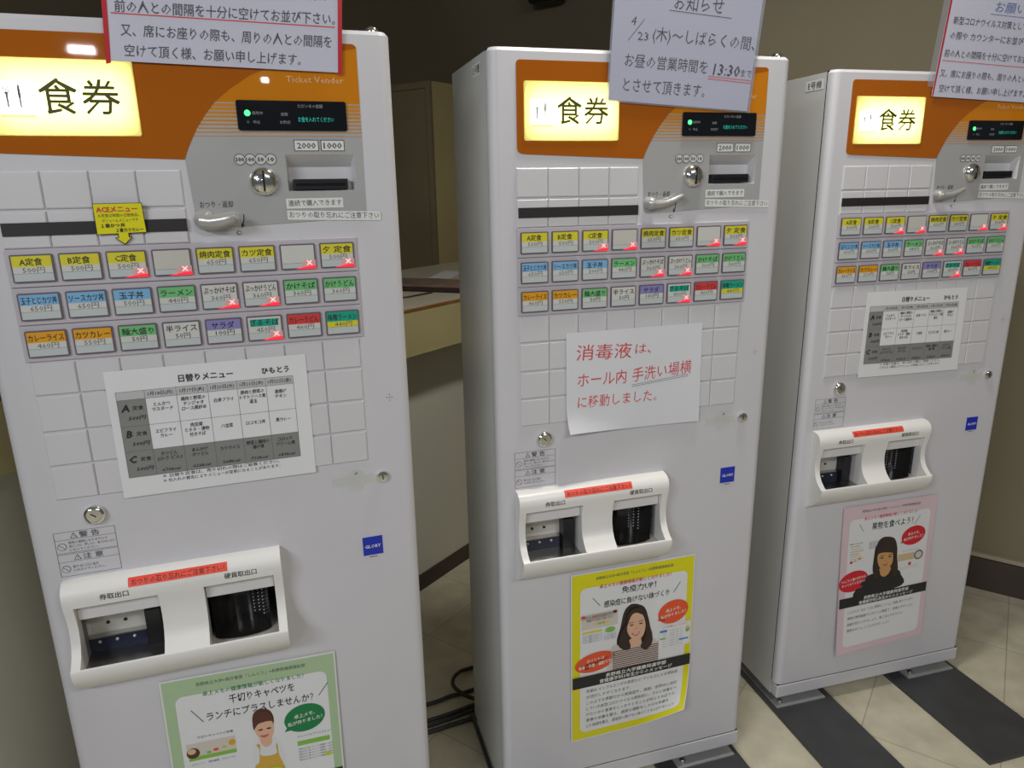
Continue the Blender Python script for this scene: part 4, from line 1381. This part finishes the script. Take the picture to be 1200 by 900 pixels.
S.poly(ell(270, 216, 6, 5, 16), CABB, 4)
poly_px(S, [(605, 385), (650, 395), (672, 430), (672, 470), (655, 505), (560, 510), (545, 460), (550, 420), (572, 395)], HAIRB, 3)
poly_px(S, [(545, 600), (590, 565), (650, 545), (695, 560), (725, 610), (745, 720), (760, 900), (520, 930), (545, 740)], PAPER, 3, 4)
poly_px(S, [(562, 590), (580, 620), (575, 690), (550, 720), (548, 880), (735, 860), (735, 730), (700, 650), (690, 580), (680, 600), (682, 640), (590, 650), (585, 590)], APRON, 4, 4)
poly_px(S, [(590, 540), (650, 528), (655, 580), (625, 600), (595, 585)], SKIN, 5)
poly_px(S, [(610, 445), (655, 450), (672, 480), (664, 530), (635, 560), (605, 562), (570, 535), (556, 495), (570, 460)], SKIN, 6)
poly_px(S, [(605, 400), (650, 410), (668, 448), (630, 455), (580, 470), (552, 500), (552, 450), (575, 410)], HAIRB, 7)
for ex in (592, 642):
    x, y = S.px(ex, 498 - (ex - 617) * 0.18)
    S.poly(ell(x, y, 4.5, 1.6, 16), HAIR, 8)
x, y = S.px(615, 535); S.poly(smooth([(x - 8, y - 2), (x, y - 1), (x + 8, y - 2), (x + 3, y + 3), (x - 3, y + 3)], 4), LIPS, 8)
x, y = S.px(665, 735); S.poly(ell(x, y + 12, 22, 20, 28), CABB, 8)
x, y = S.px(545, 760); S.poly(ell(x - 2, y + 16, 9, 7, 16), SKIN, 9)
bubble(S, 865, 437, 37, 29, BUBG, ('卓上メモ、', '私が作りました！'), -0.16, (738, 520), 9.5, (37, 62))
bubble(S, 390, 800, 46, 24, BUBG, ('野菜から食べて', '健康に！'), -0.12, None, 9.5, (56, 34))
band(S, 252, 281)
for k, t in enumerate(BODY):
    S.text(t, 36, 294 + 15.2 * k, 9.5, PENB, 3, align='l', width=min(228, 9.1 * len(t)), shear=0.1)
S.done('poster', 'green bordered cabbage poster with a person in an apron on the left machine', 'poster', 'health posters under the outlets')

# ---- yellow pop tag with an arrow on the left machine
S = Sheet(1, [(0.1168, 1.3728), (0.1800, 1.3728), (0.1808, 1.3307), (0.1160, 1.3293)], 63, 43, -0.0075, lambda a, b: (0, -0.004 * (1 - b), 0))
S.base(BLACK, 2, 0.0006)
S.rect(0.8, 0.8, 62.2, 42.2, ACEY, 1, 2)
S.poly([(26, 42), (40, 42), (40, 48), (44, 48), (33, 59.5), (21, 48), (26, 48)], BLACK, 0).poly([(27, 41.5), (39, 41.5), (39, 49), (42, 49), (33, 57.5), (23.5, 49), (27, 49)], ACEY, 1)
S.text('ACEメニュー', 30, 8.5, 9.5, INKR, 2, width=52, bold=0.03)
S.text('Ａ定食は時間の日替商品、', 31, 17, 5.2, INK, 2, width=52)
S.text('ボリュームメニューです', 32, 24, 5.2, INK, 2, width=46)
S.text('１番かつ丼', 22, 31, 6, INK, 2, width=30, bold=0.02).text('２番カツカレー', 42, 38, 6, INK, 2, width=34, bold=0.02)
S.done('promo_tag', 'small yellow tag with a down arrow above the buttons of the left machine', 'tag')

# ------------------------------------------------------------------ dark planks on the floor under the machines
PLANK = mat('plank_dark_grey', (0.052, 0.053, 0.056), 0.42, var=0.12, vscale=14)
where = {1: 'left', 2: 'middle', 3: 'right'}
for k in (1, 2, 3):
    for side, (u0, u1) in (('left', (-0.052, 0.130)), ('right', (0.342, 0.556))):
        c = ((u0 + u1) / 2, 0.015)
        mb = MB()
        mb.box(u0 - c[0], u1 - c[0], -0.31 - c[1], 0.34 - c[1], 0.0, 0.012, PLANK)
        o = mb.build('floor_plank', bevel=0.0015)
        o.location = mworld(k, c[0], c[1], 0.0)
        o.rotation_euler = (0, 0, MACH[k][2])
        tag(o, 'dark grey plank on the floor under the %s feet of the %s machine' % (side, where[k]), 'plank', 'planks under the machines')

# ------------------------------------------------------------------ cables on the floor between left and middle machines
CAB = mat('cable_grey', (0.045, 0.043, 0.042), 0.5, var=0.1)
CABG = mat('cable_olive', (0.035, 0.033, 0.015), 0.5, var=0.1)


def cable(pts, r, m, label):
    mb = MB()
    P = [Vector(p) for p in pts]
    path = []
    for i in range(len(P) - 1):
        p0, p1, p2, p3 = P[max(i - 1, 0)], P[i], P[i + 1], P[min(i + 2, len(P) - 1)]
        for j in range(8):
            t = j / 8
            path.append(0.5 * (2 * p1 + (p2 - p0) * t + (2 * p0 - 5 * p1 + 4 * p2 - p3) * t * t + (3 * p1 - p0 - 3 * p2 + p3) * t ** 3))
    path.append(P[-1])
    mb.tube(path, r, m, 8)
    tag(mb.build('power_cable'), label, 'cable', 'cables on the floor')


zc = 0.0065
cable([(-0.72, 1.62, zc), (-0.40, 1.64, zc), (-0.249, 1.684, zc), (-0.19, 1.715, zc), (-0.129, 1.74, zc), (0.10, 1.86, zc)], 0.0055, CAB, 'grey cable farthest back of those lying between the left and middle machines')
cable([(0.06, 1.90, zc), (-0.134, 1.838, zc), (-0.176, 1.79, 0.021), (-0.183, 1.745, 0.0235), (-0.160, 1.712, 0.0225), (-0.127, 1.690, 0.0205), (-0.06, 1.672, 0.0205), (0.02, 1.66, 0.0205)], 0.0055, CABG, 'dark olive cable curling in a loop beside the middle machine')
cable([(-0.72, 1.45, zc), (-0.40, 1.56, zc), (-0.237, 1.622, zc), (-0.122, 1.678, zc), (0.10, 1.80, zc)], 0.0055, CAB, 'upper of the close pair of grey cables between the machines')
cable([(-0.72, 1.42, zc), (-0.40, 1.54, zc), (-0.234, 1.603, zc), (-0.122, 1.658, zc), (0.10, 1.77, zc)], 0.0055, CAB, 'lower of the close pair of grey cables between the machines')
cable([(-0.72, 1.38, zc), (-0.40, 1.51, zc), (-0.230, 1.580, zc), (-0.118, 1.628, zc), (0.10, 1.71, zc)], 0.0060, CAB, 'grey cable nearest the front of those lying between the machines')
